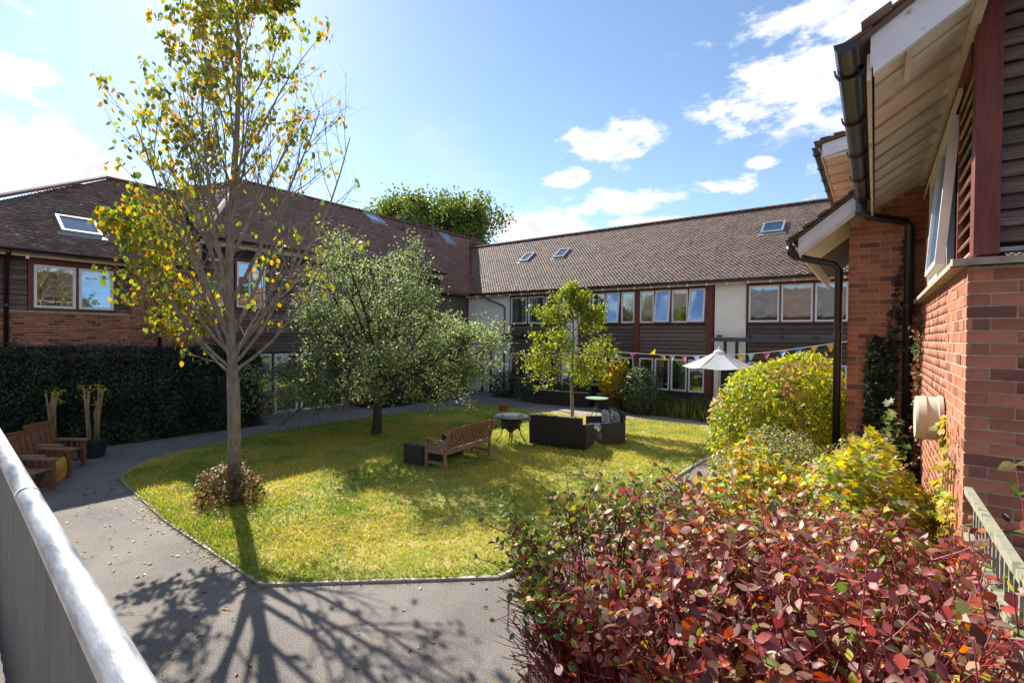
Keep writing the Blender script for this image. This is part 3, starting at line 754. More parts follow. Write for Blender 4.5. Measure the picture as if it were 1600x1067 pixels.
# --- lower hipped part (A)
f.part('wall', M_mortar, -3, 4.62, -.12, -.012, 0, 3.46)
f.part('wall', M_mortar, 4.62, 6.5, -.12, -.012, 0, 4.92)
massed_bricks('brick_courses', brick_positions((-17.81, -3, 0), (0, 1, 0), (1, 0, 0), 7.62, 1.95, 3.45)+brick_positions((-17.81, 4.63, 0), (0, 1, 0), (1, 0, 0), 1.86, 1.95, 4.9), LW)
f.part('stone_sill', M_stone, -3, 4.6, -.1, .05, 3.47, 3.53)
for (a, b) in ((-3, 2.44), (4.32, 4.6)):
    f.part('backing_panel', M_dkwood, a, b, -.12, -.03, 3.54, 4.92)
    f.planks(a, b, 3.54, 4.92, h=.13)
for s, w in ((2.50, .10), (3.43, .045), (4.27, .09), (4.60, .05)): f.part('post', M_redwood, s-w/2, s+w/2, -.1, .055, 3.54, 4.92)
f.part('rail', M_redwood, 2.55, 4.22, -.1, .04, 4.76, 4.92); f.part('rail', M_redwood, 2.55, 4.22, -.1, .04, 3.54, 3.60)
f.window(2.56, 3.40, 3.61, 4.75, curtain=None, glass=M_glass); f.window(3.46, 4.22, 3.61, 4.75, curtain=None, glass=M_glassR, open_=2)
f.part('fascia', M_cream, -3, 6.5, .34, .37, 4.90, 5.0)
for i in range(9): f.part('rafter_end', M_white, -2.6+i*.62, -2.54+i*.62, .375, .45, 4.84, 4.92)
gutter(LW, (-17.24, -3.2, 5.07), (-17.24, 6.45, 5.07), .065)
pipe(LW, [(-17.3, 2.05, 5.0), (-17.55, 2.05, 4.85), (-17.7, 2.05, 4.7), (-17.72, 2.05, 0)], .05)
pipe(LW, [(-17.66, 5.35, 4.95), (-17.7, 5.35, 4.7), (-17.72, 5.35, 0)], .05)
pA = math.atan2(3.53, 5.5); LA = math.hypot(3.53, 5.5)
vA = Vector((-math.cos(pA), 0, math.sin(pA)))
rs = MB()
slab(rs, [(-17.3, -.3, 5.07), (-17.3, 6.5, 5.07), (-17.3, 7.0, 5.07), (-22.8, 7.6, 8.6), (-22.8, 5.19, 8.6)], .12)
slab(rs, [(-28.3, -.3, 5.07), (-17.3, -.3, 5.07), (-22.8, 5.19, 8.6)], .12)
slab(rs, [(-22.8, 5.19, 8.6), (-22.8, 10, 8.6), (-28.3, 10, 5.07), (-28.3, -.3, 5.07)], .12)
rs.build('roof', M_tile, LW)
roof_tiles(LW, (-17.3, 0, 5.07), (0, 1, 0), vA, [(-.3, -.04), (7.2, -.04), (7.6, LA), (5.19, LA)], seed=6, tint=(1.2, 1.16, 1.2), tl=.20, tv=.03)  # lighter tint and stronger tilt put grazing sunlight into these tiles
ridge_tiles(LW, (-17.2, -.4, 5.12), (-22.8, 5.19, 8.65)); ridge_tiles(LW, (-22.8, 5.19, 8.65), (-22.8, 7.5, 8.65))
rooflight(LW, (-17.3, 0, 5.07), (0, 1, 0), vA, 3.2, 4.1, 1.24, 2.3)
# --- taller timber clad part (B)
EB = 6.13; pB = math.atan2(3.62, 5.5); LB = math.hypot(3.62, 5.5); vB = Vector((-math.cos(pB), 0, math.sin(pB)))
f.part('backing_panel', M_dkwood, 6.55, 17.4, -.14, -.04, 2.36, 3.84)
f.part('wall', M_mortar, 6.55, 8.1, -.14, -.012, 0, .85); f.part('wall', M_mortar, 11.95, 17.4, -.14, -.012, 0, 2.3)
f.part('backing_panel', M_dkwood, 6.55, 8.1, -.14, -.04, 2.25, 2.36)
massed_bricks('brick_courses', brick_positions((-17.81, 6.55, 0), (0, 1, 0), (1, 0, 0), 1.5, 0.02, .84)+brick_positions((-17.81, 11.97, 0), (0, 1, 0), (1, 0, 0), 5.4, 0.02, 2.3), LW, 9)
f.part('side_wall', M_mortar, 6.5, 6.55, -5.5, .02, 0, 6.0)
f.planks(6.55, 17.4, 2.32, 3.82, h=.14)
WB = [(6.66, 7.2), (7.62, 8.08), (8.12, 8.6), (10.38, 11.18), (11.24, 12.1), (14.1, 14.9), (14.96, 15.8)]
edges = [(6.56, 6.60), (7.26, 7.56), (8.67, 10.32), (12.16, 14.04), (15.86, 17.4)]
for a, b in edges:
    f.part('backing_panel', M_dkwood, a, b, -.14, -.04, 3.85, 5.6)
    if b-a > .3: f.planks(a, b, 3.85, 5.55, h=.14)
f.part('head_board', M_dkwood, 6.55, 17.4, -.12, .02, 5.6, 5.9)
f.part('rail', M_redwood, 6.6, 17.3, -.1, .045, 5.505, 5.595)
f.part('rail', M_redwood, 6.6, 17.3, -.1, .045, 3.83, 3.885)
for s in (6.63, 7.23, 7.59, 8.1, 8.64, 10.35, 11.21, 12.13, 14.07, 14.93, 15.83): f.part('post', M_redwood, s-.028, s+.028, -.1, .055, 3.89, 5.5)
for i, (a, b) in enumerate(WB): f.window(a, b, 3.90, 5.49, curtain=[('w', (.9, 0)), ('w', (.5, .3)), ('w', (.2, .5)), ('w', (.28, 0)), None, ('w', (.5, .3)), None][i], glass=(M_glass if i in (3, 0) else M_glassR))
# ground floor doors and light
for s in (8.1, 8.9, 9.93, 10.92, 11.93): f.part('post', M_redwood, s-.03, s+.03, -.1, .05, 0, 2.3)
f.window(8.15, 8.84, .9, 2.26, curtain=('p', (.7, 0)), glass=M_glass); f.part('backing_panel', M_dkwood, 8.13, 8.87, -.14, -.05, 0, .88); f.planks(8.13, 8.87, .02, .88, h=.14)
for a, b in ((8.95, 9.88), (9.98, 10.88), (10.97, 11.88)):
    f.window(a, b, .03, 2.26, name='door', fw=.095, curtain=None if a < 9 else ('w', (.4, .2)), glass=M_glass)
f.part('fascia', M_cream, 6.4, 17.4, .30, .34, 5.90, 6.03); f.part('soffit', M_cream, 6.4, 17.4, .02, .295, 5.90, 5.93)
gutter(LW, (-17.24, 6.4, 6.13), (-17.24, 17.4, 6.13), .065)
rs = MB()
slab(rs, [(-17.3, 6.4, EB), (-17.3, 17.4, EB), (-22.8, 17.4, 9.75), (-22.8, 9.95, 9.75)], .13)
slab(rs, [(-17.3, 6.4, EB), (-22.8, 9.95, 9.75), (-22.8, 7.35, 8.62)], .13)
slab(rs, [(-22.8, 9.95, 9.75), (-22.8, 27, 9.75), (-28.3, 27, EB), (-28.3, 6.4, EB)], .13)
slab(rs, [(-22.8, 7.35, 8.62), (-22.8, 9.95, 9.75), (-28.3, 6.4, EB)], .13)
rs.build('roof', M_tile, LW)
roof_tiles(LW, (-17.3, 0, EB), (0, 1, 0), vB, [(6.4, -.04), (17.4, -.04), (17.4, LB), (9.95, LB)], seed=8, tint=(1.1, .97, 1.0), tl=.16, tv=.025)
ridge_tiles(LW, (-22.8, 9.95, 9.8), (-22.8, 26, 9.8)); ridge_tiles(LW, (-22.8, 7.35, 8.66), (-22.8, 9.95, 9.8)); ridge_tiles(LW, (-17.3, 6.4, EB+.04), (-22.8, 9.95, 9.8))
# hip end tiles
_A = Vector((-17.3, 6.4, EB)); _B = Vector((-22.8, 9.95, 9.75)); _C = Vector((-22.8, 7.35, 8.62))
_n = (_B-_A).cross(_C-_A).normalized(); _n = _n if _n.z > 0 else -_n
_uu2 = Vector((0, 0, 1)).cross(_n).normalized(); _vv2 = _n.cross(_uu2).normalized(); _vv2 = _vv2 if _vv2.z > 0 else -_vv2
roof_tiles(LW, _A, _uu2, _vv2, [((q-_A).dot(_uu2), (q-_A).dot(_vv2)) for q in (_A, _B, _C)], seed=14, tint=(.95, .9, .92))
mb_ = MB(); mb_.prism([(-17.35, 6.52, 4.9), (-17.35, 6.52, 6.06), (-22.8, 7.38, 8.58), (-22.8, 7.38, 8.2)], (0, .06, 0)); mb_.build('side_wall', M_dkwood, LW, fix=True)
# --- inner corner part (C), its eave level with the back wing
EC = 5.32; pC = math.atan2(4.43, 4.9); LC = math.hypot(4.43, 4.9); vC = Vector((-math.cos(pC), 0, math.sin(pC)))
fc = Facade((-18.35, 0, 0), (0, 1, 0), (1, 0, 0), LW)
fc.part('wall', M_dkwood, 17.4, 20.2, -.2, 0, 0, 5.3)
f.part('side_wall', M_dkwood, 17.402, 17.45, -.75, .02, 0, 6.0)
fc.planks(17.5, 20.15, 3.0, 5.2, h=.14); fc.part('post', M_redwood, 20.05, 20.17, .0, .07, .1, 5.2)
rs = MB(); slab(rs, [(-17.9, 17.4, EC), (-17.9, 19.9, EC), (-22.8, 25.0, 9.75), (-22.8, 17.4, 9.75)], .13)
rs.build('roof', M_tile, LW)
roof_tiles(LW, (-17.9, 0, EC), (0, 1, 0), vC, [(17.4, -.04), (19.9, -.04), (25.0, LC), (17.4, LC)], seed=9, tint=(1.15, .88, .86))
for y in (18.55, 19.55, 20.8):
    v_ = MB(); v_.tube([(-21.95, y, 8.9), (-21.95, y, 9.85)], .07, 10); v_.tube([(-21.95, y, 9.86), (-21.95, y, 9.93)], .1, 10); v_.build('vent_pipe', M_black, LW)
rooflight(LW, (-17.3, 0, EB), (0, 1, 0), vB, 16.2, 17.1, LB-1.2, LB-.15)
rooflight(LW, (-17.9, 0, EC), (0, 1, 0), vC, 21.9, 22.7, LC-1.25, LC-.3)

# far roof behind the corner
FB = thing('brick_house', 'brick house with small tiled roof just showing behind the corner of the two wings', 'house', (-24, 33, 0))
b_ = MB(); b_.box(-29, -19.6, 30.5, 37, 0, 8.8); b_.build('wall', M_brickA, FB)
b_ = MB(); slab(b_, [(-29.4, 30.2, 8.8), (-19.3, 30.2, 8.8), (-22.6, 33.7, 11.0), (-26, 33.7, 11.0)], .15); slab(b_, [(-19.3, 30.2, 8.8), (-19.3, 37.2, 8.8), (-22.6, 33.7, 11.0)], .15)
slab(b_, [(-19.3, 37.2, 8.8), (-29.4, 37.2, 8.8), (-26, 33.7, 11.0), (-22.6, 33.7, 11.0)], .15); slab(b_, [(-29.4, 37.2, 8.8), (-29.4, 30.2, 8.8), (-26, 33.7, 11.0)], .15)
b_.build('roof', M_tile, FB)

# building behind the walkway (seen only mirrored in the windows)
BB = thing('brick_block', 'plain red brick block with tiled roof standing behind the raised walkway', 'building', (-6, -10, 0))
b_ = MB(); b_.box(-20, 6, -16, -9, 0, 5.2); b_.build('wall', M_brickA, BB)
b_ = MB(); slab(b_, [(-20.5, -8.6, 5.1), (6.5, -8.6, 5.1), (6.5, -12.5, 8), (-20.5, -12.5, 8)], .15); slab(b_, [(-20.5, -12.5, 8), (6.5, -12.5, 8), (6.5, -16.5, 5.1), (-20.5, -16.5, 5.1)], .15); b_.build('roof', M_tile, BB)
for o in (FB, BB):
    for ch in o.children:
        if ch.name.startswith('wall') or ch.name.startswith('roof'):
            a = ch.data.color_attributes.new('Col', 'FLOAT_COLOR', 'POINT')
            a.data.foreach_set('color', [1.0]*4*len(ch.data.vertices))
for o in list(bpy.data.objects):
    if o.type == 'MESH' and o.data.materials and o.data.materials[0] == M_tile and 'Col' not in o.data.color_attributes:
        a = o.data.color_attributes.new('Col', 'FLOAT_COLOR', 'POINT'); a.data.foreach_set('color', [.8, .8, .8, 1.0]*len(o.data.vertices))
# ================================================================== NEAR BRICK HOUSE (right edge)
NB = thing('brick_house', 'close red brick building with white bargeboard and black gutter, louvred upper wall above', 'house', (.44, 4.04, 0))
mb = MB(); mb.box(.452, 2.4, 4.052, 7.895, 0, 3.46); mb.build('wall', M_mortar, NB)
mb = MB(); mb.prism([(-.288, 7.912, 0), (.9, 7.912, 0), (.9, 7.912, 5.55), (.44, 7.912, 5.2), (-.288, 7.912, 4.62)], (0, 5.0, 0)); mb.build('wall', M_mortar, NB)
bl = brick_positions((.452, 7.885, 0), (0, -1, 0), (-1, 0, 0), 3.838, 1.2, 3.46, seed=1)
bf = brick_positions((.447, 4.052, 0), (1, 0, 0), (0, -1, 0), 1.9, 1.2, 3.46, seed=2)
bb = brick_positions((-.30, 7.912, 0), (1, 0, 0), (0, -1, 0), .78, 1.6, 5.15, seed=3)
bb = [b for b in bb if b[0].z < 4.50+(b[0].x+.30)*.78]
allb = []
for b in bl+bf+bb:
    d = b[0]-CAMP; D = d.length; area = b[3]*.065*abs(d.normalized().dot(b[2]))/(D*D)
    z = d.dot(_f); vis = z > .1 and abs(d.dot(_rr)/z) < 1.08
    hid = (b[0].z < 1.75) or (b[0].y < 4.1 and b[0].z < 1.95)
    allb.append((area*(1 if vis and not hid else .01), b))
allb.sort(key=lambda q: -q[0])
BM = {}
def brick_obj(b):
    p, u, out, L = b; key = (round(L, 3), abs(u.x) > .5)
    if key not in BM:
        m_ = MB(); w_ = .024
        hx, hy = (L/2, w_/2) if key[1] else (w_/2, L/2)
        m_.hexa([(-hx, -hy, -.0325), (hx, -hy, -.0325), (hx, hy, -.0325), (-hx, hy, -.0325), (-hx, -hy, .0325), (hx, -hy, .0325), (hx, hy, .0325), (-hx, hy, .0325)])
        me = bpy.data.meshes.new('brick'); me.from_pydata(m_.v, [], m_.f); me.materials.append(M_brick); BM[key] = me
    o = bpy.data.objects.new('brick', BM[key]); COL.objects.link(o); o.parent = NB
    q = p+out*(-.008+random.gauss(0, .0012))-Vector(NB.location); o.location = q
    o.rotation_euler = (random.gauss(0, .004), random.gauss(0, .004), random.gauss(0, .004))
for _, b in allb[:300]: brick_obj(b)
massed_bricks('brick_courses', [b for _, b in allb[300:]], NB, 17)
# coping
mb = MB(); mb.prism([(.37, 3.97, 3.463), (2.4, 3.97, 3.463), (2.4, 3.97, 3.50), (2.4, 4.08, 3.53), (.47, 4.08, 3.53), (.37, 3.97, 3.50)][:1]+[(2.4, 3.97, 3.463), (2.4, 3.97, 3.505), (.37, 3.97, 3.505)], (0, .12, .012)); mb.build('stone_sill', M_stone, NB, fix=True)
mb = MB(); mb.hexa([(.37, 4.092, 3.463), (.52, 4.092, 3.463), (.52, 8.25, 3.463), (.37, 8.25, 3.463), (.37, 4.092, 3.50), (.52, 4.092, 3.525), (.52, 8.25, 3.525), (.37, 8.25, 3.50)]); mb.build('stone_sill', M_stone, NB)
# upper storey, face towards the walkway
fn = Facade((.47, 4.10, 0), (1, 0, 0), (0, -1, 0), NB)
fn.part('post', M_redwood, 0, .115, -.10, .05, 3.532, 5.6)
fn.part('backing_panel', M_dkwood, .12, 2, -.1, -.06, 3.55, 5.6)
def louvre(F, s0, s1, z0, z1, h, o, slope=.05, m=None, th=.014, name='louvre_board'):
    z = z0
    while z < z1:
        s_ = random.uniform(-.003, .003); mb = MB()
        a = [F.P(s0, o+slope+s_, z+s_), F.P(s1, o+slope, z+s_), F.P(s1, o+slope+th, z+.004), F.P(s0, o+slope+th, z+.004), F.P(s0, o, z+h*1.05), F.P(s1, o, z+h*1.05), F.P(s1, o+th, z+h*1.05), F.P(s0, o+th, z+h*1.05)]
        if F.u.cross(F.out).z < 0: a = [a[3], a[2], a[1], a[0], a[7], a[6], a[5], a[4]]
        mb.hexa(a); mb.build(name, m or M_plank, NB); z += h
louvre(fn, .118, 1.4, 3.60, 5.5, .098, -.045, .045)
fn.part('flashing', M_lead, .118, 1.5, -.02, .03, 3.545, 3.57)
# side face above the sill
fs = Facade((.50, 0, 0), (0, 1, 0), (-1, 0, 0), NB)
fs.part('post', M_redwood, 4.225, 4.26, -.05, .0, 3.54, 4.98)
M_side = mat('pale_weathered_louvre', (.40, .30, .24), .8, noise_scale=8, noise_amt=.4, objrand=.2)
louvre(fs, 4.265, 4.90, 3.56, 4.9, .105, -.06, .07, m=M_side)
fs.part('backing_panel', M_dkwood, 4.26, 8.0, -.14, -.10, 3.54, 5.0)
fs.part('post', M_redwood, 4.905, 4.955, -.1, .02, 3.54, 4.80)
fs.part('head_rail', M_redwood, 4.26, 8.0, -.1, .035, 4.78, 4.92)
fs.part('cover_strip', M_cream, 4.6, 7.8, .036, .06, 4.74, 4.78)
fs.window(5.0, 5.95, 3.60, 4.74, o=.03, open_=4, glass=M_glassR, name='window', fw=.045); fs.window(6.02, 6.98, 3.60, 4.74, o=.02, glass=M_glassR, fw=.045)
fs.part('post', M_redwood, 7.02, 7.2, -.1, .05, 3.54, 4.78)
louvre(fs, 7.21, 7.86, 3.56, 4.8, .105, -.06, .07, m=M_side)
# roof over it
TN = math.tan(R(33)); cosn = math.cos(R(33))
def zr(x, off=0): return 4.64+(x+.05)*TN+off
y0, y1 = 3.57, 7.85
mb = MB(); mb.prism([(-.05, y0, 4.62), (1.6, y0, 4.62+1.65*TN), (1.6, y0, 4.62+1.65*TN+.20), (-.05, y0, 4.82)], (0, .025, 0)); mb.build('bargeboard', M_barge, NB, fix=True)
mb = MB(); mb.prism([(-.035, y0-.014, 4.575), (1.6, y0-.014, 4.575+1.635*TN), (1.6, y0-.014, 4.575+1.635*TN+.075), (-.035, y0-.014, 4.65)], (0, .045, 0)); mb.build('bargeboard_moulding', M_barge, NB, fix=True)
# sloping soffit boards
yy = y0+.03; i = 0
while yy < y1-.05:
    w_ = .40; mb = MB()
    mb.hexa([(-.03, yy, zr(-.03, .02)), (.46, yy, zr(.46, .02)), (.46, yy+w_-.01, zr(.46, .02+.012)), (-.03, yy+w_-.01, zr(-.03, .02+.012)),
             (-.03, yy, zr(-.03, .045)), (.46, yy, zr(.46, .045)), (.46, yy+w_-.01, zr(.46, .05)), (-.03, yy+w_-.01, zr(-.03, .05))])
    mb.build('soffit_board', M_cream, NB)
    mb = MB(); mb.bar((-.02, yy, zr(-.02, .012)), (.455, yy, zr(.455, .012)), .016, .012); mb.build('soffit_batten', M_cream, NB)
    yy += w_; i += 1
mb = MB(); mb.bar((-.055, y0+.03, 4.64), (-.055, y1, 4.64), .022, .16); mb.build('fascia', M_cream, NB)
mb = MB(); mb.bar((.455, y0+.03, zr(.455, -.015)), (.455, y1, zr(.455, -.015)), .05, .04); mb.build('soffit_trim', M_cream, NB)
mb = MB(); mb.bar((.14, y0+.2, zr(.14, -.0)), (.14, y0+.62, zr(.14, -.0)), .03, .035); mb.build('soffit_trim', M_cream, NB)
mb = MB(); slab(mb, [(-.10, y0-.03, 4.80), (2.4, y0-.03, 4.80+2.5*TN), (2.4, y1, 4.80+2.5*TN), (-.10, y1, 4.80)], .03); mb.build('roof', M_tile, NB)
vN = Vector((cosn, 0, math.sin(R(33))))
roof_tiles(NB, (-.13, 0, 4.79), (0, 1, 0), vN, [(y0-.05, -.02), (y1, -.02), (y1, 2.9), (y0-.05, 2.9)], seed=21, name='roof_tiles')
gutter(NB, (-.165, 3.5, 4.78), (-.165, 7.62, 4.78), .066, brackets=.85)
pipe(NB, [(-.165, 7.5, 4.72), (-.165, 7.5, 4.62), (-.10, 7.56, 4.57), (.27, 7.78, 4.50), (.325, 7.82, 4.44), (.33, 7.83, 0)], .05)
mb = MB(); mb.tube([(-.165, 7.5, 4.74), (-.165, 7.5, 4.60)], .06, 12); mb.tube([(-.165, 7.5, 4.625), (-.165, 7.5, 4.60)], .068, 12); mb.build('gutter_outlet', M_black, NB)
# lower roof of the middle block
t2 = math.tan(R(38))
def z2(x): return 4.20+(x+.86)*t2
mb = MB(); mb.prism([(-.86, 7.62, 4.17), (.3, 7.62, 4.17+1.16*t2), (.3, 7.62, 4.17+1.16*t2+.21), (-.86, 7.62, 4.38)], (0, .025, 0)); mb.build('bargeboard', M_barge, NB, fix=True)
mb = MB(); mb.prism([(-.845, 7.60, 4.13), (.3, 7.60, 4.13+1.145*t2), (.3, 7.60, 4.13+1.145*t2+.06), (-.845, 7.60, 4.19)], (0, .045, 0)); mb.build('bargeboard_moulding', M_cream, NB, fix=True)
for i in range(5):
    ya = 7.65+i*.3; mb = MB(); mb.hexa([(-.84, ya, z2(-.84)), (-.29, ya, z2(-.29)), (-.29, ya+.29, z2(-.29)), (-.84, ya+.29, z2(-.84)), (-.84, ya, z2(-.84)+.02), (-.29, ya, z2(-.29)+.02), (-.29, ya+.29, z2(-.29)+.03), (-.84, ya+.29, z2(-.84)+.03)]); mb.build('soffit_board', M_cream, NB)
mb = MB(); slab(mb, [(-.90, 7.58, 4.39), (.7, 7.58, 4.39+1.6*t2), (.7, 12.9, 4.39+1.6*t2), (-.90, 12.9, 4.39)], .03); mb.build('roof', M_tile, NB)
roof_tiles(NB, (-.92, 0, 4.38), (0, 1, 0), Vector((math.cos(R(38)), 0, math.sin(R(38)))), [(7.56, -.02), (12.9, -.02), (12.9, 1.9), (7.56, 1.9)], seed=22)
gutter(NB, (-.96, 7.56, 4.37), (-.96, 12.8, 4.37), .058, brackets=1.0)
pipe(NB, [(-.96, 7.66, 4.30), (-.96, 7.68, 4.20), (-.90, 7.70, 4.15), (-.46, 7.80, 4.02), (-.405, 7.84, 3.95), (-.40, 7.86, 0)], .048)
mb = MB(); mb.box(-.84, -.82, 7.66, 12.8, 4.12, 4.34); mb.build('fascia', M_cream, NB)
# taller roof further along
f3 = MB(); f3.box(-.30, .9, 10.9, 17.5, 4.6, 6.3); w3 = f3.build('wall', M_brickA, NB)
a_ = w3.data.color_attributes.new('Col', 'FLOAT_COLOR', 'POINT'); a_.data.foreach_set('color', [1.0]*4*8)
mb = MB(); mb.prism([(-.83, 10.5, 6.36), (.9, 10.5, 6.66), (.9, 10.5, 6.90), (-.83, 10.5, 6.60)], (0, .03, 0)); mb.build('bargeboard', M_barge, NB, fix=True)
for i in range(9):
    ya = 10.54+i*.62; mb = MB(); mb.hexa([(-.80, ya, 6.35), (-.3, ya, 6.40), (-.3, ya+.60, 6.41), (-.80, ya+.60, 6.36), (-.80, ya, 6.38), (-.3, ya, 6.43), (-.3, ya+.60, 6.46), (-.80, ya+.60, 6.41)]); mb.build('soffit_board', M_cream, NB)
    mb = MB(); mb.bar((-.80, ya, 6.335), (-.3, ya, 6.385), .03, .03); mb.build('soffit_batten', M_cream, NB)
mb = MB(); slab(mb, [(-.92, 10.44, 6.64), (2.4, 10.44, 7.22), (2.4, 16.4, 7.22), (-.92, 16.4, 6.64)], .04); mb.build('roof', M_tile, NB)
roof_tiles(NB, (-.92, 0, 6.64), (0, 1, 0), Vector((math.cos(R(10)), 0, math.sin(R(10)))), [(10.42, -.02), (16.4, -.02), (16.4, 3.3), (10.42, 3.3)], seed=23)
gutter(NB, (-.93, 10.38, 6.52), (-.93, 16.3, 6.52), .06, brackets=.9)
mb = MB(); mb.box(-.84, -.82, 10.54, 16.3, 6.33, 6.6); mb.build('fascia', M_cream, NB)
# vent cowl on the sunny wall
mb = MB(); mb.tube([(.438, 5.16, 2.38), (.41, 5.16, 2.38), (.405, 5.16, 2.38), (.34, 5.16, 2.38), (.335, 5.16, 2.38), (.285, 5.16, 2.38), (.27, 5.16, 2.38)], [.185, .185, .175, .172, .180, .172, .165], 64); vt = mb.build('vent_cowl', M_vent, NB, smooth=False)
# tile material needs a colour layer on plain slabs
for ch in NB.children:
    if ch.type == 'MESH' and ch.data.materials and ch.data.materials[0] == M_tile and 'Col' not in ch.data.color_attributes:
        a = ch.data.color_attributes.new('Col', 'FLOAT_COLOR', 'POINT'); a.data.foreach_set('color', [.7, .7, .7, 1.0]*len(ch.data.vertices))

# ================================================================== HANDRAIL
HR = thing('handrail', 'scratched galvanised steel handrail with grey boards below, sloping across the lower left corner', 'handrail', (-4, .3, 1.4))
ha = Vector((.35, .175, 2.44)); hdir = Vector((-1.551, .083, 0)).normalized()
hb = ha+hdir*11
mb = MB(); mb.tube([ha+(hb-ha)*(i/30) for i in range(31)], .030, 24); mb.build('rail', M_steel, HR, smooth=True)
mb = MB(); mb.tube([ha+hdir*2.62, ha+hdir*2.66], .0315, 24); mb.build('rail_sleeve', M_steel, HR, smooth=True)
for i in range(5):
    p = ha+hdir*(.4+2.5*i)+Vector((0, .055, 0)); mb = MB(); mb.tube([p-Vector((0, 0, .22)), p-Vector((0, 0, 1.04))], .02, 12); mb.build('post', M_steel, HR, smooth=True)
for i in range(80):
    p = ha+hdir*(.06+.135*i)+Vector((0, .022, 0)); q = p+hdir*.128
    mb = MB(); mb.bar(p+hdir*.064-Vector((0, 0, .05)), p+hdir*.064-Vector((0, 0, 1.15)), .119, .014, up=(0, 1, 0)); mb.build('board', M_greybd, HR)

# ================================================================== TRELLIS FENCE (right)
TR = thing('trellis_fence', 'bleached wooden trellis fence with closely spaced pales beside the red stemmed bush', 'fence', (.46, 2.5, 0))
for z_ in (2.10, 1.84, 1.56):
    mb = MB(); mb.bar((.465, 4.0, z_), (.475, .8, z_+.01), .035, .045); mb.build('fence_rail', M_trel, TR)
for i in range(33):
    y = 3.95-i*.095; mb = MB(); mb.bar((.50, y, .2), (.50, y, 2.13-.06+random.uniform(-.01, .012)), .022, .030); mb.build('pale', M_trel, TR)

# ================================================================== GARDEN FURNITURE
def local_thing(name, label, cat, loc, rz, group=None): return thing(name, label, cat, (loc[0], loc[1], loc[2] if len(loc) > 2 else 0), group, rz)
GZ = .045
# wooden bench seen from behind: local x along the bench, -y is the back
BN = local_thing('garden_bench', 'wooden garden bench with carved lattice back seen from behind on the lawn', 'bench', (-7.80, 8.33, GZ), math.atan2(1.9, -.16))
Lb = 1.75; h2 = Lb/2
# local: x along, y: + = towards back (camera side).  rotation puts +x along (-.08,1) and +y along -X, so the back is at -y
for sx in (-1, 1):
    x = sx*(h2-.03)
    mb = MB(); mb.bar((x, -.30, 0), (x, -.27, .42), .055, .06, up=(0, 1, 0)); mb.bar((x, -.27, .42), (x, -.40, .90), .055, .055, up=(0, 1, 0)); mb.build('leg', M_teak2, BN, local=True)
    mb = MB(); mb.bar((x, .26, 0), (x, .26, .62), .055, .055, up=(0, 1, 0)); mb.build('leg', M_teak2, BN, local=True)
    mb = MB(); pts = [(x, -.33, .66), (x, -.18, .64), (x, .02, .635), (x, .2, .66), (x, .34, .645)]
    for a, b in zip(pts[:-1], pts[1:]): mb.bar(a, b, .065, .035)
    mb.build('armrest', M_teak2, BN, local=True)
    mb = MB(); mb.bar((x, -.27, .14), (x, .26, .14), .035, .05); mb.build('stretcher', M_teak2, BN, local=True)
    mb = MB(); mb.bar((x, -.27, .385), (x, .26, .385), .035, .07); mb.build('seat_rail', M_teak2, BN, local=True)
mb = MB(); mb.bar((-h2+.03, -.28, .385), (h2-.03, -.28, .385), .035, .08); mb.build('seat_rail', M_teak2, BN, local=True)
mb = MB(); mb.bar((-h2+.03, .27, .385), (h2-.03, .27, .385), .035, .08); mb.build('seat_rail', M_teak2, BN, local=True)
for i in range(7):
    y = -.25+i*.085; mb = MB(); mb.bar((-h2+.05, y, .432), (h2-.05, y, .432), .062, .02); mb.build('slat', M_teak2, BN, local=True)
def bk(z): return -.27-(z-.42)*.27
mb = MB(); mb.bar((-h2+.04, bk(.88), .885), (h2-.04, bk(.88), .885), .035, .075); mb.build('top_rail', M_teak, BN, local=True)
mb = MB(); mb.bar((-h2+.04, bk(.51), .51), (h2-.04, bk(.51), .51), .03, .06); mb.build('back_rail', M_teak, BN, local=True)
mb = MB(); rr_ = random.Random(4)
nseg = 13
for i in range(nseg):
    xa = -h2+.06+i*(Lb-.12)/nseg; xb = xa+(Lb-.12)/nseg
    for (p, q) in (((xa, .54), (xb, .70)), ((xb, .54), (xa, .70)), ((xa, .70), ((xa+xb)/2, .80)), (((xa+xb)/2, .80), (xb, .70))):
        mb.bar((p[0], bk(p[1]), p[1]), (q[0], bk(q[1]), q[1]), .022, .032)
    c = ((xa+xb)/2, .62)
    ring = [(c[0]+.042*math.cos(t_), bk(c[1]+.055*math.sin(t_)), c[1]+.055*math.sin(t_)) for t_ in [k*math.pi/4 for k in range(9)]]
    mb.tube(ring, .012, 5, cap=False)
mb.m = 0
mb.bar((-h2+.06, bk(.81), .81), (h2-.06, bk(.81), .81), .02, .07)
mb.bar((-h2+.06, bk(.715), .715), (h2-.06, bk(.715), .715), .016, .05)
mb.build('carved_back_panel', M_teak, BN, local=True)

# round mosaic table
TB = local_thing('round_table', 'round mosaic topped table with black woven skirt between the bench and the rattan sofa', 'table', (-8.12, 10.78, GZ), .3)
mb = MB(); mb.tube([(0, 0, .705), (0, 0, .71), (0, 0, .735), (0, 0, .74)], [.47, .485, .485, .475], 40); mb.build('table_top', M_mosaic, TB, local=True)
mb = MB(); mb.tube([(0, 0, .69), (0, 0, .705)], [.46, .48], 40); mb.build('rim', M_rattan, TB, local=True)
for a in range(4):
    t_ = a*math.pi/2+.3; c_, s_ = math.cos(t_), math.sin(t_)
    mb = MB()
    for off in (-.03, .03):
        mb.tube([(c_*r_-s_*off, s_*r_+c_*off, z_) for r_, z_ in ((.28, .70), (.27, .55), (.24, .40), (.27, .22), (.36, .08), (.42, 0))], .012, 6)
    mb.build('leg', M_black, TB, local=True, smooth=True)
mb = MB(); n_ = 20; vs = []; 
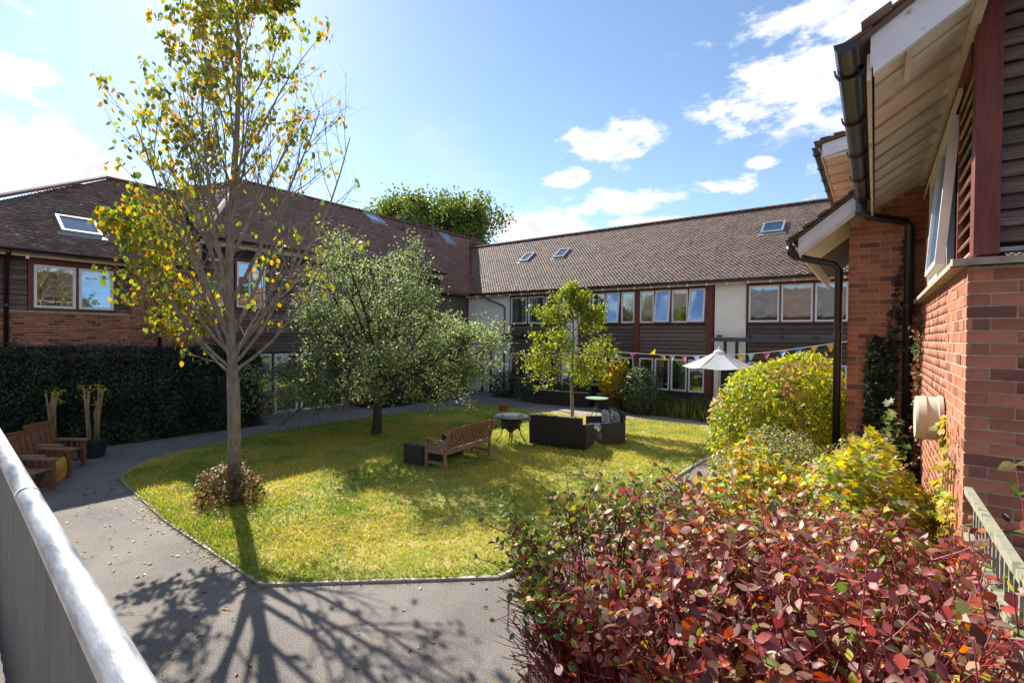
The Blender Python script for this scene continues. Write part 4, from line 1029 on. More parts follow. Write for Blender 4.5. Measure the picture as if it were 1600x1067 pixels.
for j, (z_, r_) in enumerate(((.62, .27), (.45, .235), (.30, .24))):
    for i in range(n_):
        t_ = 2*math.pi*i/n_; arch = (.10*abs(math.sin(2*(t_-.3)))**2 if j == 2 else 0); vs.append((r_*math.cos(t_), r_*math.sin(t_), z_+arch))
mb.add(vs, [(j*n_+i, j*n_+(i+1) % n_, (j+1)*n_+(i+1) % n_, (j+1)*n_+i) for j in range(2) for i in range(n_)]); mb.build('woven_skirt', M_rattan, TB, local=True)

def rattan_weave(mb, a, b, c, d, n_, th=.008):
    """raised horizontal strands on a panel a-b (bottom) d-c (top)"""
    a, b, c, d = map(Vector, (a, b, c, d))
    nn_ = (b-a).cross(d-a).normalized()
    for i in range(n_):
        t_ = (i+.5)/n_; p = a+(d-a)*t_; q = b+(c-b)*t_
        mb.bar(p+nn_*th*.4, q+nn_*th*.4, th, (d-a).length/n_*.62, up=nn_.cross(q-p))
# rattan sofa (two-seater), back towards us.  local x along, +y forward (away)
SF = local_thing('rattan_sofa', 'black woven rattan two seat sofa turned away, its tall back showing on the lawn', 'sofa', (-6.80, 11.28, GZ), math.atan2(.34, 1.53))
w2 = .80
mb = MB(); mb.hexa([(-w2+.1, -.30, .06), (w2-.1, -.30, .06), (w2-.1, -.20, .06), (-w2+.1, -.20, .06), (-w2+.08, -.44, .86), (w2-.08, -.44, .86), (w2-.08, -.37, .88), (-w2+.08, -.37, .88)])
rattan_weave(mb, (-w2+.1, -.30, .07), (w2-.1, -.30, .07), (w2-.08, -.44, .86), (-w2+.08, -.44, .86), 34)
mb.build('backrest', M_rattan, SF, local=True)
mb = MB(); mb.box(-w2+.12, w2-.12, -.2, .42, .08, .34); mb.build('seat', M_rattan, SF, local=True)
mb = MB(); mb.box(-w2+.13, w2-.13, -.2, .42, .345, .43); mb.build('cushion', M_cushion, SF, local=True)
for sx in (-1, 1):
    mb = MB(); x = sx*(w2-.05); mb.hexa([(x-.055, -.28, .04), (x+.055, -.28, .04), (x+.055, .45, .04), (x-.055, .45, .04), (x-.055, -.33, .68), (x+.055, -.33, .68), (x+.055, .45, .58), (x-.055, .45, .58)])
    mb.build('armrest', M_rattan, SF, local=True)
# armchair with cushions, open side to the left
AC = local_thing('rattan_armchair', 'wide black rattan armchair with a grey cushion, arms open to the left', 'armchair', (-6.18, 12.72, GZ), math.atan2(.85, -.95))
# local +x from near arm to far arm (-.95,.85); +y = forward? rotate: y axis = (-.85,-.95) -> faces camera-left
w2 = .62
mb = MB(); mb.hexa([(-w2+.09, -.26, .1), (w2-.09, -.26, .1), (w2-.09, -.18, .1), (-w2+.09, -.18, .1), (-w2+.09, -.42, .86), (w2-.09, -.42, .86), (w2-.09, -.35, .87), (-w2+.09, -.35, .87)]); mb.build('backrest', M_rattan, AC, local=True)
for sx in (-1, 1):
    mb = MB(); x = sx*(w2-.045); mb.box(x-.045, x+.045, -.34, .36, .03, .60)
    if sx < 0: rattan_weave(mb, (x-.045, .36, .04), (x-.045, -.34, .04), (x-.045, -.34, .6), (x-.045, .36, .6), 24)
    rattan_weave(mb, (x+.045, .36, .04), (x-.045, .36, .04), (x-.045, .36, .6), (x+.045, .36, .6), 24)
    mb.build('armrest', M_rattan, AC, local=True)
mb = MB(); mb.box(-w2+.09, w2-.09, -.2, .34, .05, .34); rattan_weave(mb, (w2-.09, .34, .06), (-w2+.09, .34, .06), (-w2+.09, .34, .34), (w2-.09, .34, .34), 14); mb.build('seat', M_rattan, AC, local=True)
mb = MB(); mb.box(-w2+.10, w2-.10, -.19, .33, .345, .42); mb.build('seat_cushion', M_cushion, AC, local=True)
def pillow(name, label, loc, rot, sz, m, cat='cushion', parent=None, ns=10):
    mb = MB(); vs = []; fs_ = []
    for side in (1, -1):
        for i in range(ns+1):
            for j in range(ns+1):
                u_ = i/ns*2-1; v_ = j/ns*2-1; th = (1-u_**4)*(1-v_**4); e_ = 1-.08*(u_*v_)**2
                vs.append((u_*sz[0]/2*e_, v_*sz[1]/2*e_, side*sz[2]/2*th**.6))
    n1 = (ns+1)**2
    for k in range(2):
        for i in range(ns):
            for j in range(ns):
                a = k*n1+i*(ns+1)+j; q = (a, a+ns+1, a+ns+2, a+1); fs_.append(q if k == 0 else q[::-1])
    mb.add(vs, fs_); o = mb.build(name, m, parent, local=True, smooth=True); o.location = loc; o.rotation_euler = rot
    if label: tag(o, label, cat)
    return o
pillow('scatter_cushion', 'flat grey cushion propped against the back of the wide rattan armchair', (-5.86, 12.72, GZ+.66), (R(78), 0, math.atan2(.85, -.95)), (.5, .46, .14), M_cushion)
M_bag = mat('striped_bag_cloth', (.5, .5, .54), .7, noise_scale=9, col2=(.03, .03, .06), stretch=(5, 5, .6))
pillow('rolled_blanket', 'dark blue and white striped blanket bundled on the arm of the rattan armchair', (-6.05, 12.5, GZ+.68), (R(80), R(15), 2.1), (.26, .50, .22), M_bag, 'blanket')
# small low rattan lounger left of the bench
OT = local_thing('rattan_footstool_bench', 'low black rattan bench with boxy ends standing in front of the wooden bench', 'stool', (-8.45, 8.1, GZ), math.atan2(1.0, -.06))
for x in (-.58, .72):
    mb = MB(); mb.box(x-.09, x+.09, -.29, .29, 0, .44); mb.build('end_box', M_rattan, OT, local=True)
mb = MB(); mb.box(-.48, .62, -.26, .26, .04, .26); mb.build('seat', M_rattan, OT, local=True)
# far green table
T2 = local_thing('folding_table', 'pale green round metal table on the paving behind the rattan armchair', 'table', (-8.35, 16.45, 0), 0)
mb = MB(); mb.tube([(0, 0, .70), (0, 0, .725)], [.42, .43], 32); mb.build('table_top', mat('pale_green_paint', (.33, .46, .36), .45), T2, local=True)
for a in range(3):
    t_ = a*2.094; mb = MB(); mb.tube([(.06*math.cos(t_), .06*math.sin(t_), .70), (.05*math.cos(t_), .05*math.sin(t_), .35), (.3*math.cos(t_), .3*math.sin(t_), 0)], .014, 6); mb.build('leg', M_black, T2, local=True)
# parasol
UM = local_thing('parasol', 'open pale blue garden parasol in front of the back wing', 'parasol', (-4.15, 17.0, 0), .25)
mb = MB(); mb.tube([(0, 0, .02), (0, 0, 2.72)], .022, 10); mb.build('pole', M_teak2, UM, local=True, smooth=True)
mb = MB(); mb.tube([(0, 0, .0), (0, 0, .06), (0, 0, .09)], [.25, .24, .06], 20); mb.build('base', M_kerb, UM, local=True)
mb = MB(); ns = 6; RR = 1.16; top = 2.62; rim = 2.07; vs = [(0, 0, top)]; K = 8
for k_ in range(1, K+1):
    r_ = RR*k_/K
    for i in range(ns*4):
        t_ = i*2*math.pi/(ns*4); ph = (i % 4)/4; edge = math.cos(math.pi/ns)/math.cos((ph-.5)*2*math.pi/ns)
        sg = -.05*math.sin(math.pi*ph)*(k_/K)**2
        vs.append((r_*edge*math.cos(t_), r_*edge*math.sin(t_), top-(top-rim)*(k_/K)**1.06+sg+.03*math.sin(math.pi*k_/K)*-1))
fs_ = [(0, 1+i, 1+(i+1) % (ns*4)) for i in range(ns*4)]
for k_ in range(K-1):
    for i in range(ns*4):
        a = 1+k_*ns*4+i; b = 1+k_*ns*4+(i+1) % (ns*4); fs_.append((a, a+ns*4, b+ns*4, b))
mb.add(vs, fs_); mb.build('canopy', M_canopy, UM, local=True)
mb = MB(); vs = [(0, 0, top+.06)]+[(.2*math.cos(i*math.pi/3), .2*math.sin(i*math.pi/3), top-.055) for i in range(6)]; mb.add(vs, [(0, 1+i, 1+(i+1) % 6) for i in range(6)]); mb.build('vent_cap', M_canopy, UM, local=True)
mb = MB(); mb.tube([(0, 0, 2.68), (0, 0, 2.76)], [.03, .012], 8); mb.build('finial', M_white, UM, local=True)
for i in range(6):
    t_ = i*math.pi/3; mb = MB(); mb.bar((.03*math.cos(t_), .03*math.sin(t_), top-.03), (RR*.97*math.cos(t_), RR*.97*math.sin(t_), rim+.0), .015, .02); mb.build('rib', M_teak2, UM, local=True)
# bunting
BU = thing('bunting', 'string of small coloured triangular flags strung past the parasol', 'bunting', (-5, 17, 2.5))
bp_ = [(-11.5, 17.6, 2.75), (-9.59, 17.3, 2.55), (-8.2, 17.15, 2.47), (-6.9, 17.0, 2.43), (-6.0, 17.0, 2.41), (-5.06, 17, 2.41), (-4.2, 17, 2.45), (-3.25, 17, 2.53), (-2.7, 17, 2.60), (-2.17, 17, 2.69), (-1.5, 17, 2.81), (-.86, 17, 2.93), (-.35, 17, 3.03)]
mb = MB(); mb.tube(bp_, .009, 5); mb.build('cord', M_cord, BU)
def onb(x):
    for a, b in zip(bp_[:-1], bp_[1:]):
        if a[0] <= x <= b[0]:
            t_ = (x-a[0])/(b[0]-a[0]); return Vector(a)*(1-t_)+Vector(b)*t_
fl = [(-9.9, 'blue', 0), (-9.2, 'green', 0), (-8.5, 'pink', 0), (-7.9, 'green', 0), (-7.2, 'pink', 0), (-6.45, 'yellow', 2.6), (-6.08, 'yellow', .6), (-5.72, 'green', .1), (-5.3, 'pink', 0), (-4.88, 'lightblue', 0), (-4.45, 'green', 0), (-3.5, 'orange', 0), (-3.17, 'green', 0), (-2.72, 'pink', 0), (-2.28, 'lightblue', 0), (-1.87, 'blue', 0), (-1.45, 'yellow', 0), (-1.05, 'orange', 0)]
for x, c_, rot in fl:
    p = onb(x); w_ = .105; d_ = .24; q = onb(x+.02)
    a = p+Vector((-w_, 0, -.005)); b = p+Vector((w_, 0, 0)); b.z = onb(min(x+w_, -.36)).z-.005; a.z = onb(x-w_).z-.005
    tip = p+Vector((math.sin(rot)*d_+random.uniform(-.02, .02), -.04+random.uniform(-.03, .03), -math.cos(rot)*d_))
    mid = (a+b+tip)/3+Vector((0, -.03, 0))
    mb = MB(); mb.add([a, b, tip, mid], [(0, 3, 1), (1, 3, 2), (2, 3, 0)]); mb.build('flag', M_paper[c_], BU)
# terracotta pot and hen ornament
PT = local_thing('flower_pot', 'terracotta flower pot standing at the back edge of the lawn', 'pot', (-11.68, 15.0, .02), 0)
mb = MB(); mb.tube([(0, 0, 0), (0, 0, .22), (0, 0, .225), (0, 0, .29), (0, 0, .285), (0, 0, .24)], [.13, .175, .20, .205, .17, .16], 24); mb.build('body', M_terra, PT, local=True, smooth=False)
mb = MB(); mb.tube([(0, 0, .23), (0, 0, .245)], .165, 20); mb.build('earth', M_soil, PT, local=True)
HN = local_thing('hen_ornament', 'small rusty pink metal hen ornament on thin wire legs at the lawn edge', 'ornament', (-13.0, 14.7, .02), math.atan2(.6, .8))
prof = [(-.20, .40), (-.19, .28), (-.14, .20), (-.04, .165), (.06, .17), (.13, .23), (.16, .31), (.20, .35), (.23, .345), (.20, .37), (.185, .42), (.15, .44), (.12, .40), (.09, .34), (.02, .31), (-.05, .31), (-.11, .35), (-.14, .42)]
mb = MB(); mb.prism([(x, -.035, z) for x, z in prof], (0, .07, 0)); mb.build('body', M_rust, HN, local=True, fix=True)
mb = MB(); mb.prism([(.12, -.012, .44), (.15, -.012, .49), (.165, -.012, .455), (.185, -.012, .48), (.19, -.012, .43)], (0, .024, 0)); mb.build('comb', mat('red_paint', (.4, .03, .02), .6), HN, local=True, fix=True)
for x in (-.03, .05):
    mb = MB(); mb.tube([(x, 0, .17), (x-.01, 0, .02), (x+.05, 0, 0)], .007, 5); mb.tube([(x-.01, 0, .02), (x-.05, .02, 0)], .006, 5); mb.build('leg', M_cord, HN, local=True)
# two heavy timber armchairs by the walkway
CH = []
def armchair(label, loc, rz):
    t = local_thing('wooden_armchair', label, 'armchair', loc, rz, 'heavy wooden armchairs by the walkway')
    for sx in (-1, 1):
        x = sx*.31
        for y, h in ((.27, .60), (-.27, .60)):
            mb = MB(); mb.box(x-.035, x+.035, y-.035, y+.035, 0, h-.03); mb.build('leg', M_teak, t, local=True)
        mb = MB(); mb.box(x-.06, x+.06, -.30, .36, .572, .61); mb.build('armrest', M_teak2, t, local=True)
        mb = MB(); mb.box(x-.015, x+.015, -.234, .234, .33, .42); mb.box(x-.012, x+.012, -.234, .234, .12, .17); mb.build('side_rail', M_teak, t, local=True)
        for k_ in range(3):
            mb = MB(); y = -.14+.14*k_; mb.box(x-.01, x+.01, y-.03, y+.03, .425, .57); mb.build('side_slat', M_teak, t, local=True)
    for k_ in range(6):
        mb = MB(); y = -.22+.09*k_; mb.box(-.27, .27, y-.037, y+.037, .40, .425); mb.build('seat_slat', M_teak2, t, local=True)
    for k_ in range(5):
        x = -.24+.12*k_; mb = MB(); mb.hexa([(x-.05, -.30, .42), (x+.05, -.30, .42), (x+.05, -.27, .42), (x-.05, -.27, .42), (x-.05, -.42, .95), (x+.05, -.42, .95), (x+.05, -.39, .95), (x-.05, -.39, .95)]); mb.build('back_slat', M_teak, t, local=True)
    mb = MB(); mb.box(-.31, .31, -.445, -.38, .93, 1.01); mb.build('top_rail', M_teak, t, local=True)
    return t
rz_ = math.atan2(.60, .80)-math.pi/2
armchair('nearer heavy wooden armchair with pale worn arms half hidden by the steel handrail', (-12.35, 1.62, 0), rz_)
armchair('further heavy wooden armchair standing beside the black tub of cut stems', (-13.15, 2.0, 0), rz_)
armchair('furthest heavy wooden armchair, tall back showing, against the dark hedge', (-14.1, 2.42, 0), rz_)
pillow('seat_cushion', 'orange and yellow cushion slumped off the front of the wooden armchairs', (-12.62, 2.18, .30), (R(80), R(20), rz_+.2), (.34, .48, .14), M_orange)
# tubs of cut-back stems
def tub(label, loc, r_, n_, spread, seed):
    rg = random.Random(seed); t = local_thing('stem_tub', label, 'plant tub', loc, 0, 'tubs of cut back stems')
    mb = MB(); mb.tube([(0, 0, 0), (0, 0, .36), (0, 0, .37), (0, 0, .42), (0, 0, .38)], [r_*.8, r_, r_*1.07, r_*1.07, r_*.95], 18); mb.build('tub', mat('dark_green_tub', (.012, .03, .028), .5), t, local=True)
    for i in range(n_):
        x = (i/(n_-1)-.5)*2 if n_ > 1 else 0; h = rg.uniform(1.25, 1.75); b0 = Vector((x*r_*.6, rg.uniform(-.1, .1), .36)); l = Vector((x*spread, rg.uniform(-.1, .1), 0))
        p1 = b0+Vector((l.x*.3, l.y*.3, h*.35)); p2 = b0+l*.8+Vector((rg.uniform(-.05, .05), 0, h*.7)); p3 = b0+l+Vector((0, 0, h-.36))
        mb = MB(); mb.tube([b0, p1, p2, p3], [.028, .024, .02, .016], 8)
        mb.tube([p1, p1+Vector((rg.uniform(-.16, .16), 0, .2)), p1+Vector((rg.uniform(-.2, .2), 0, .5))], [.022, .018, .014], 6)
        mb.build('stem', mat('cut_stem_bark', (.36, .26, .13), .8) if 'cut_stem_bark' not in MATS else MATS['cut_stem_bark'], t, local=True, smooth=True)
        if rg.random() < .75:
            k_ = 14; pp = np.array([p3]*k_)+RNG.normal(size=(k_, 3))*[.06, .06, .03]
            mass('leaves', LEAF_V, LEAF_F, pp, frames(rdir(k_), rdir(k_)), RNG.uniform(.05, .09, k_), palette(k_, [(.5, .38, .03, 1)]), M_leaf, t, local=True)
    return t
tub('black tub holding thin cut back branches tipped with yellow leaves by the hedge', (-14.9, 3.15, 0), .30, 6, .42, 3)
tub('tub of thick pruned trunks with a few yellow tips behind the wooden armchairs', (-15.6, 2.55, 0), .34, 6, .42, 5)
# dark timber planters at the back
def planter(label, a, b, dep, h):
    a = Vector((*a, 0)); b = Vector((*b, 0)); t = thing('timber_planter', label, 'planter', tuple((a+b)/2), 'dark timber planters behind the lawn')
    d = (b-a).normalized(); n_ = Vector((-d.y, d.x, 0)); L = (b-a).length
    for k_ in range(3):
        z0 = k_*h/3
        mb = MB(); mb.bar(a+Vector((0, 0, z0+h/6)), b+Vector((0, 0, z0+h/6)), .04, h/3-.012); mb.build('plank', M_dkwood, t)
        mb = MB(); mb.bar(a+n_*dep+Vector((0, 0, z0+h/6)), b+n_*dep+Vector((0, 0, z0+h/6)), .04, h/3-.012); mb.build('plank', M_dkwood, t)
    for e in (a, b):
        mb = MB(); mb.bar(e+n_*.03+Vector((0, 0, h/2)), e+n_*(dep-.03)+Vector((0, 0, h/2)), .04, h-.02); mb.build('end_board', M_dkwood, t)
    mb = MB(); mb.bar(a-d*.03+Vector((0, 0, h+.015)), b+d*.03+Vector((0, 0, h+.015)), .12, .028); mb.build('ledge', M_stone, t)
    mb = MB(); p = [a+n_*.03, b+n_*.03, b+n_*(dep-.03), a+n_*(dep-.03)]; mb.add([q+Vector((0, 0, h-.08)) for q in p], [(0, 1, 2, 3)]); mb.build('earth', M_soil, t)
    return t
planter('dark timber raised planter behind the young yellow green tree', (-12.3, 17.9), (-9.7, 18.35), .8, .62)
planter('dark timber raised planter under the yellow leaved bush', (-9.3, 18.35), (-7.9, 18.6), .8, .62)
CT = local_thing('storage_chest', 'teal painted wooden chest beside the wall under the back windows', 'chest', (-10.95, 19.6, 0), .05)
mb = MB(); mb.box(-.55, .55, -.3, .3, .0, 1.0); mb.build('body', M_teal, CT, local=True)
mb = MB(); mb.hexa([(-.6, -.36, 1.003), (.6, -.36, 1.003), (.6, .34, 1.12), (-.6, .34, 1.12), (-.6, -.36, 1.04), (.6, -.36, 1.04), (.6, .34, 1.16), (-.6, .34, 1.16)]); mb.build('lid', M_teal, CT, local=True)
for x in (-.52, .52):
    mb = MB(); mb.box(x-.03, x+.03, -.32, -.303, .0, 1.0); mb.build('corner_batten', M_teal, CT, local=True)
# ================================================================== PLANTS
def grow(mb, p, d, L, r, lvl, P, tips, rg):
    """one limb and its children; P = list of per-level dicts"""
    q = P[lvl]; ns = q.get('seg', 5); pts = [Vector(p)]; rad = [r]; d = Vector(d).normalized(); cur = Vector(p)
    for i in range(ns):
        d = (d+Vector((rg.gauss(0, 1), rg.gauss(0, 1), rg.gauss(0, 1)))*q.get('wob', .12)+Vector((0, 0, q.get('up', .05)))).normalized()
        cur = cur+d*(L/ns); pts.append(cur.copy()); rad.append(r*(1-(1-q.get('taper', .25))*(i+1)/ns))
    mb.tube(pts, rad, q.get('n', 6), cap=False)
    if lvl+1 < len(P):
        c = P[lvl]; k = max(1, int(c['kids']*(.75+.5*rg.random())))
        for j in range(k):
            t = c.get('from', .25)+(1-c.get('from', .25))*(j+rg.random())/k
            i = min(ns-1, int(t*ns)); fr = t*ns-i; pos = pts[i].lerp(pts[i+1], fr); ax = (pts[i+1]-pts[i]).normalized()
            side = ax.orthogonal().normalized(); side.rotate(Matrix.Rotation(rg.random()*6.283, 3, ax)); a = R(rg.gauss(c['ang'], 8))
            nd = ax*math.cos(a)+side*math.sin(a)
            rr_ = rad[i]*c.get('rr', .55); ll = L*c['len']*(1.15-.6*t)*(.75+.5*rg.random())
            grow(mb, pos, nd, ll, max(rr_, .0025), lvl+1, P, tips, rg)
    if lvl >= len(P)-2:
        for a, b in zip(pts[1:-1] if lvl == len(P)-1 else pts[2:], pts[2:] if lvl == len(P)-1 else pts[3:]): tips.append((a.copy(), (b-a).normalized(), lvl))
        tips.append((pts[-1].copy(), d.copy(), lvl))

# ---- pear tree with sparse yellowing leaves
def pear_tree():
    rg = random.Random(12)
    t = thing('pear_tree', 'slender tree with bare ascending branches and sparse yellow leaves at the near lawn corner', 'tree', (-9.2, 3.86, 0))
    mb = MB(); base = Vector((-9.2, 3.86, 0)); pts = []; rad = []
    for i in range(24):
        z = i*.42; w_ = Vector((.05*math.sin(z*1.1)+.012*z, .04*math.sin(z*.9+1), 0)); pts.append(base+w_+Vector((0, 0, z)))
        rad.append((.135 if i == 0 else .112-.002*i) if z < 2.2 else max(.010, .082*(1-(z-2.2)/8.3)**.8))
    mb.tube(pts, rad, 14, cap=False)
    mb.build('trunk', M_bark, t, smooth=True)
    mb = MB(); tips = []
    Pl = [dict(seg=7, wob=.055, up=.10, taper=.22, kids=11, ang=32, len=.42, rr=.5, n=7, **{'from': .22}), dict(seg=5, wob=.09, up=.05, taper=.3, kids=6, ang=38, len=.42, rr=.6, n=5, **{'from': .2}), dict(seg=4, wob=.12, up=.03, taper=.4, n=4)]
    def at(z):
        i = min(22, int(z/.42)); return pts[i].lerp(pts[i+1], z/.42-i), rad[i]
    k = 0
    limbs = []
    # (height, compass relative to camera-right in deg, lean from vertical, length)
    for z, a, lean, L in ((2.25, 168, 66, 2.0), (2.3, 8, 54, 3.1), (2.35, 190, 46, 2.8), (2.6, 178, 48, 2.9), (2.4, 340, 48, 3.0), (2.45, 100, 44, 2.8), (2.5, 255, 42, 2.8), (2.6, 14, 36, 4.6), (2.7, 150, 26, 4.2), (2.8, 210, 26, 3.8),
                          (2.9, 60, 30, 4.0), (3.1, 300, 30, 3.8), (3.3, 175, 25, 3.7), (3.5, 0, 28, 4.0), (3.8, 120, 25, 3.5), (4.0, 240, 25, 3.2), (4.3, 35, 26, 3.4), (4.6, 185, 23, 2.9), (4.9, 330, 26, 3.0), (5.2, 90, 30, 3.0), (5.5, 160, 30, 2.8),
                          (5.8, 10, 30, 2.8), (6.1, 270, 30, 2.3), (6.4, 200, 30, 2.3), (6.8, 50, 30, 2.2), (7.2, 140, 30, 1.9), (7.6, 320, 30, 1.7), (8.0, 180, 28, 1.5), (8.4, 30, 28, 1.3)):
        p, r_ = at(z); a = R(a+rg.gauss(0, 7)); l = R(lean)
        h = _r0*math.cos(a)+_f0*math.sin(a)
        grow(mb, p, h*math.sin(l)+Vector((0, 0, math.cos(l))), L, min(.036, r_*.5)*(L/4)**.5, 0, Pl, tips, rg)
    mb.build('branches', M_bark, t, smooth=True)
    pos = []; ax = []; nm = []; sc = []
    c0 = base
    for (p, d, lv) in tips:
        rel = p-c0; side = rel.dot(_r0)
        pr = .10
        if side < -.3: pr = .26
        if side < -.6 and 3.0 < p.z < 5.2: pr = .95
        if p.z > 6.6 and side < .9: pr = .24
        if side > .3 and p.z < 6: pr = .055
        if p.z < 3.0: pr *= .45
        if p.z > 8.3: pr = .5
        pr *= .6+1.1*max(0, noise.noise(p*1.1)+.35)
        if rg.random() > pr: continue
        for _ in range(rg.choice((1, 2, 3, 4))):
            pos.append(p+Vector((rg.gauss(0, .05), rg.gauss(0, .05), rg.gauss(0, .05)-.02))); v = Vector((rg.gauss(0, .5), rg.gauss(0, .5), -1.0)); ax.append(v.normalized()); nm.append((rg.gauss(0, 1), rg.gauss(0, 1), rg.gauss(0, .4))); sc.append(rg.uniform(.08, .128))
    n = len(pos)
    cols = palette(n, [(.19, .23, .03, 5), (.32, .30, .03, 4), (.50, .32, .03, 2.2), (.50, .22, .04, .7), (.09, .13, .03, 2)], .2)
    s3 = np.stack([sc, np.array(sc)*1.15, sc], 1)
    o = mass('leaves', LEAF_V, LEAF_F, np.array(pos), frames(np.array(ax), np.array(nm)), s3, cols, M_leaf, t); o['kind'] = 'stuff'
    return n
print('pear leaves', pear_tree())
# weeds round its foot
def clump(name, label, cat, c, rad, n, pal, size, m, tmpl=(LEAF_V, LEAF_F), up=.5, shell=.45, stems=0, stemmat=None, bumps=.18, zmin=.03, seed=1, var=.2, group=None, part='leaves', boxy=2.0, coreless=True, aspect=1.0, droop=0.0):
    rng = np.random.default_rng(seed)
    t = thing(name, label, cat, (c[0], c[1], 0), group)
    d = rdir(n, rng)
    if boxy != 2.0:
        d = d/((np.abs(d)**boxy).sum(1)**(1/boxy))[:, None]
    rr_ = 1-shell*rng.random(n)**1.6
    bn = np.array([noise.noise(Vector(q)*2.3+Vector((seed, 0, 0)))+.5*noise.noise(Vector(q)*6+Vector((0, seed, 0))) for q in d])
    p = np.array(c)[None]+d*np.array(rad)[None]*(rr_*(1+bumps*bn))[:, None]
    ok = p[:, 2] > zmin; p = p[ok]; d = d[ok]; n = len(p)
    nrm = d*np.array([1, 1, 1])+rdir(n, rng)*.75+np.array([0, 0, up])
    ax = rdir(n, rng)+np.array([0, 0, -droop])
    s = rng.uniform(size*.65, size*1.25, n)
    s = np.stack([s, s*aspect, s], 1)
    o = mass(part, tmpl[0], tmpl[1], p, frames(ax, nrm), s, palette(n, pal, var, rng), m, t); o['kind'] = 'stuff'
    if stems:
        mb = MB(); rg = random.Random(seed)
        for i in range(stems):
            q = Vector(p[rg.randrange(n)]); b = Vector((c[0]+rg.gauss(0, rad[0]*.25), c[1]+rg.gauss(0, rad[1]*.25), 0)); mid = b.lerp(q, .55)+Vector((rg.gauss(0, .06), rg.gauss(0, .06), .12*q.z))
            mb.tube([b, mid, q], [.011, .007, .003], 4, cap=False)
        mb.build('stems', stemmat or M_stemB, t)
    return t
clump('weed_clump', 'scruffy reddish brown weedy growth round the foot of the slender tree', 'plant', (-9.15, 3.82, .22), (.60, .55, .46), 1500, [(.12, .07, .04, 3), (.22, .13, .07, 3), (.09, .12, .03, 2), (.30, .17, .09, 1)], .075, M_leaf, stems=60, seed=5)

# ---- apple tree
def apple_tree():
    rg = random.Random(31); t = thing('apple_tree', 'spreading round headed tree with small silvery green leaves on the left half of the lawn', 'tree', (-11.85, 9.05, 0))
    mb = MB(); b = Vector((-11.85, 9.05, 0)); mb.tube([b, b+Vector((.02, .02, .5)), b+Vector((-.03, .05, 1.1)), b+Vector((.0, .05, 1.6))], [.17, .13, .115, .12], 12, cap=False); mb.build('trunk', M_barkD, t, smooth=True)
    mb = MB(); tips = []; top = b+Vector((0, .05, 1.5))
    Pl = [dict(seg=6, wob=.10, up=.06, taper=.3, kids=8, ang=42, len=.55, rr=.6, n=7, **{'from': .25}), dict(seg=5, wob=.14, up=.02, taper=.35, kids=6, ang=42, len=.5, rr=.6, n=5, **{'from': .2}), dict(seg=4, wob=.18, up=-.02, taper=.4, n=4)]
    for a, lean, L in ((5, 66, 3.0), (40, 58, 2.6), (75, 62, 2.5), (120, 60, 2.6), (160, 70, 2.7), (195, 66, 2.8), (230, 60, 2.5), (275, 64, 2.5), (320, 62, 2.6), (350, 78, 3.2), (180, 84, 2.4), (190, 96, 2.9), (168, 92, 2.7), (215, 90, 2.4), (5, 92, 3.3), (335, 90, 2.6), (20, 30, 3.3), (150, 26, 3.6), (250, 22, 3.4), (200, 14, 3.7), (90, 34, 3.2), (310, 34, 3.1)):
        a = R(a+rg.gauss(0, 6)); l = R(lean); h = _r0*math.cos(a)+_f0*math.sin(a)
        grow(mb, top+Vector((0, 0, rg.uniform(-.2, .5))), h*math.sin(l)+Vector((0, 0, math.cos(l))), L, .06, 0, Pl, tips, rg)
    mb.build('branches', M_barkD, t, smooth=True)
    tp = np.array([tuple(q[0]) for q in tips]); 
    tp = tp[tp[:, 2] > .8]
    n = 33000; i = RNG.integers(0, len(tp), n)
    p = tp[i]+RNG.normal(size=(n, 3))*.13
    cc_ = np.array([b.x, b.y, 3.2]); out = p-cc_; out /= np.linalg.norm(out, axis=1)[:, None]
    nrm = out*.6+rdir(n)*.8+np.array([0, 0, .5])
    o = mass('leaves', LEAF_V, LEAF_F, p, frames(rdir(n), nrm), RNG.uniform(.05, .105, n), palette(n, [(.17, .22, .10, 5), (.24, .29, .13, 4), (.34, .36, .13, 2.2), (.42, .38, .06, .6), (.12, .17, .06, 2)], .13), M_leaf, t); o['kind'] = 'stuff'
apple_tree()

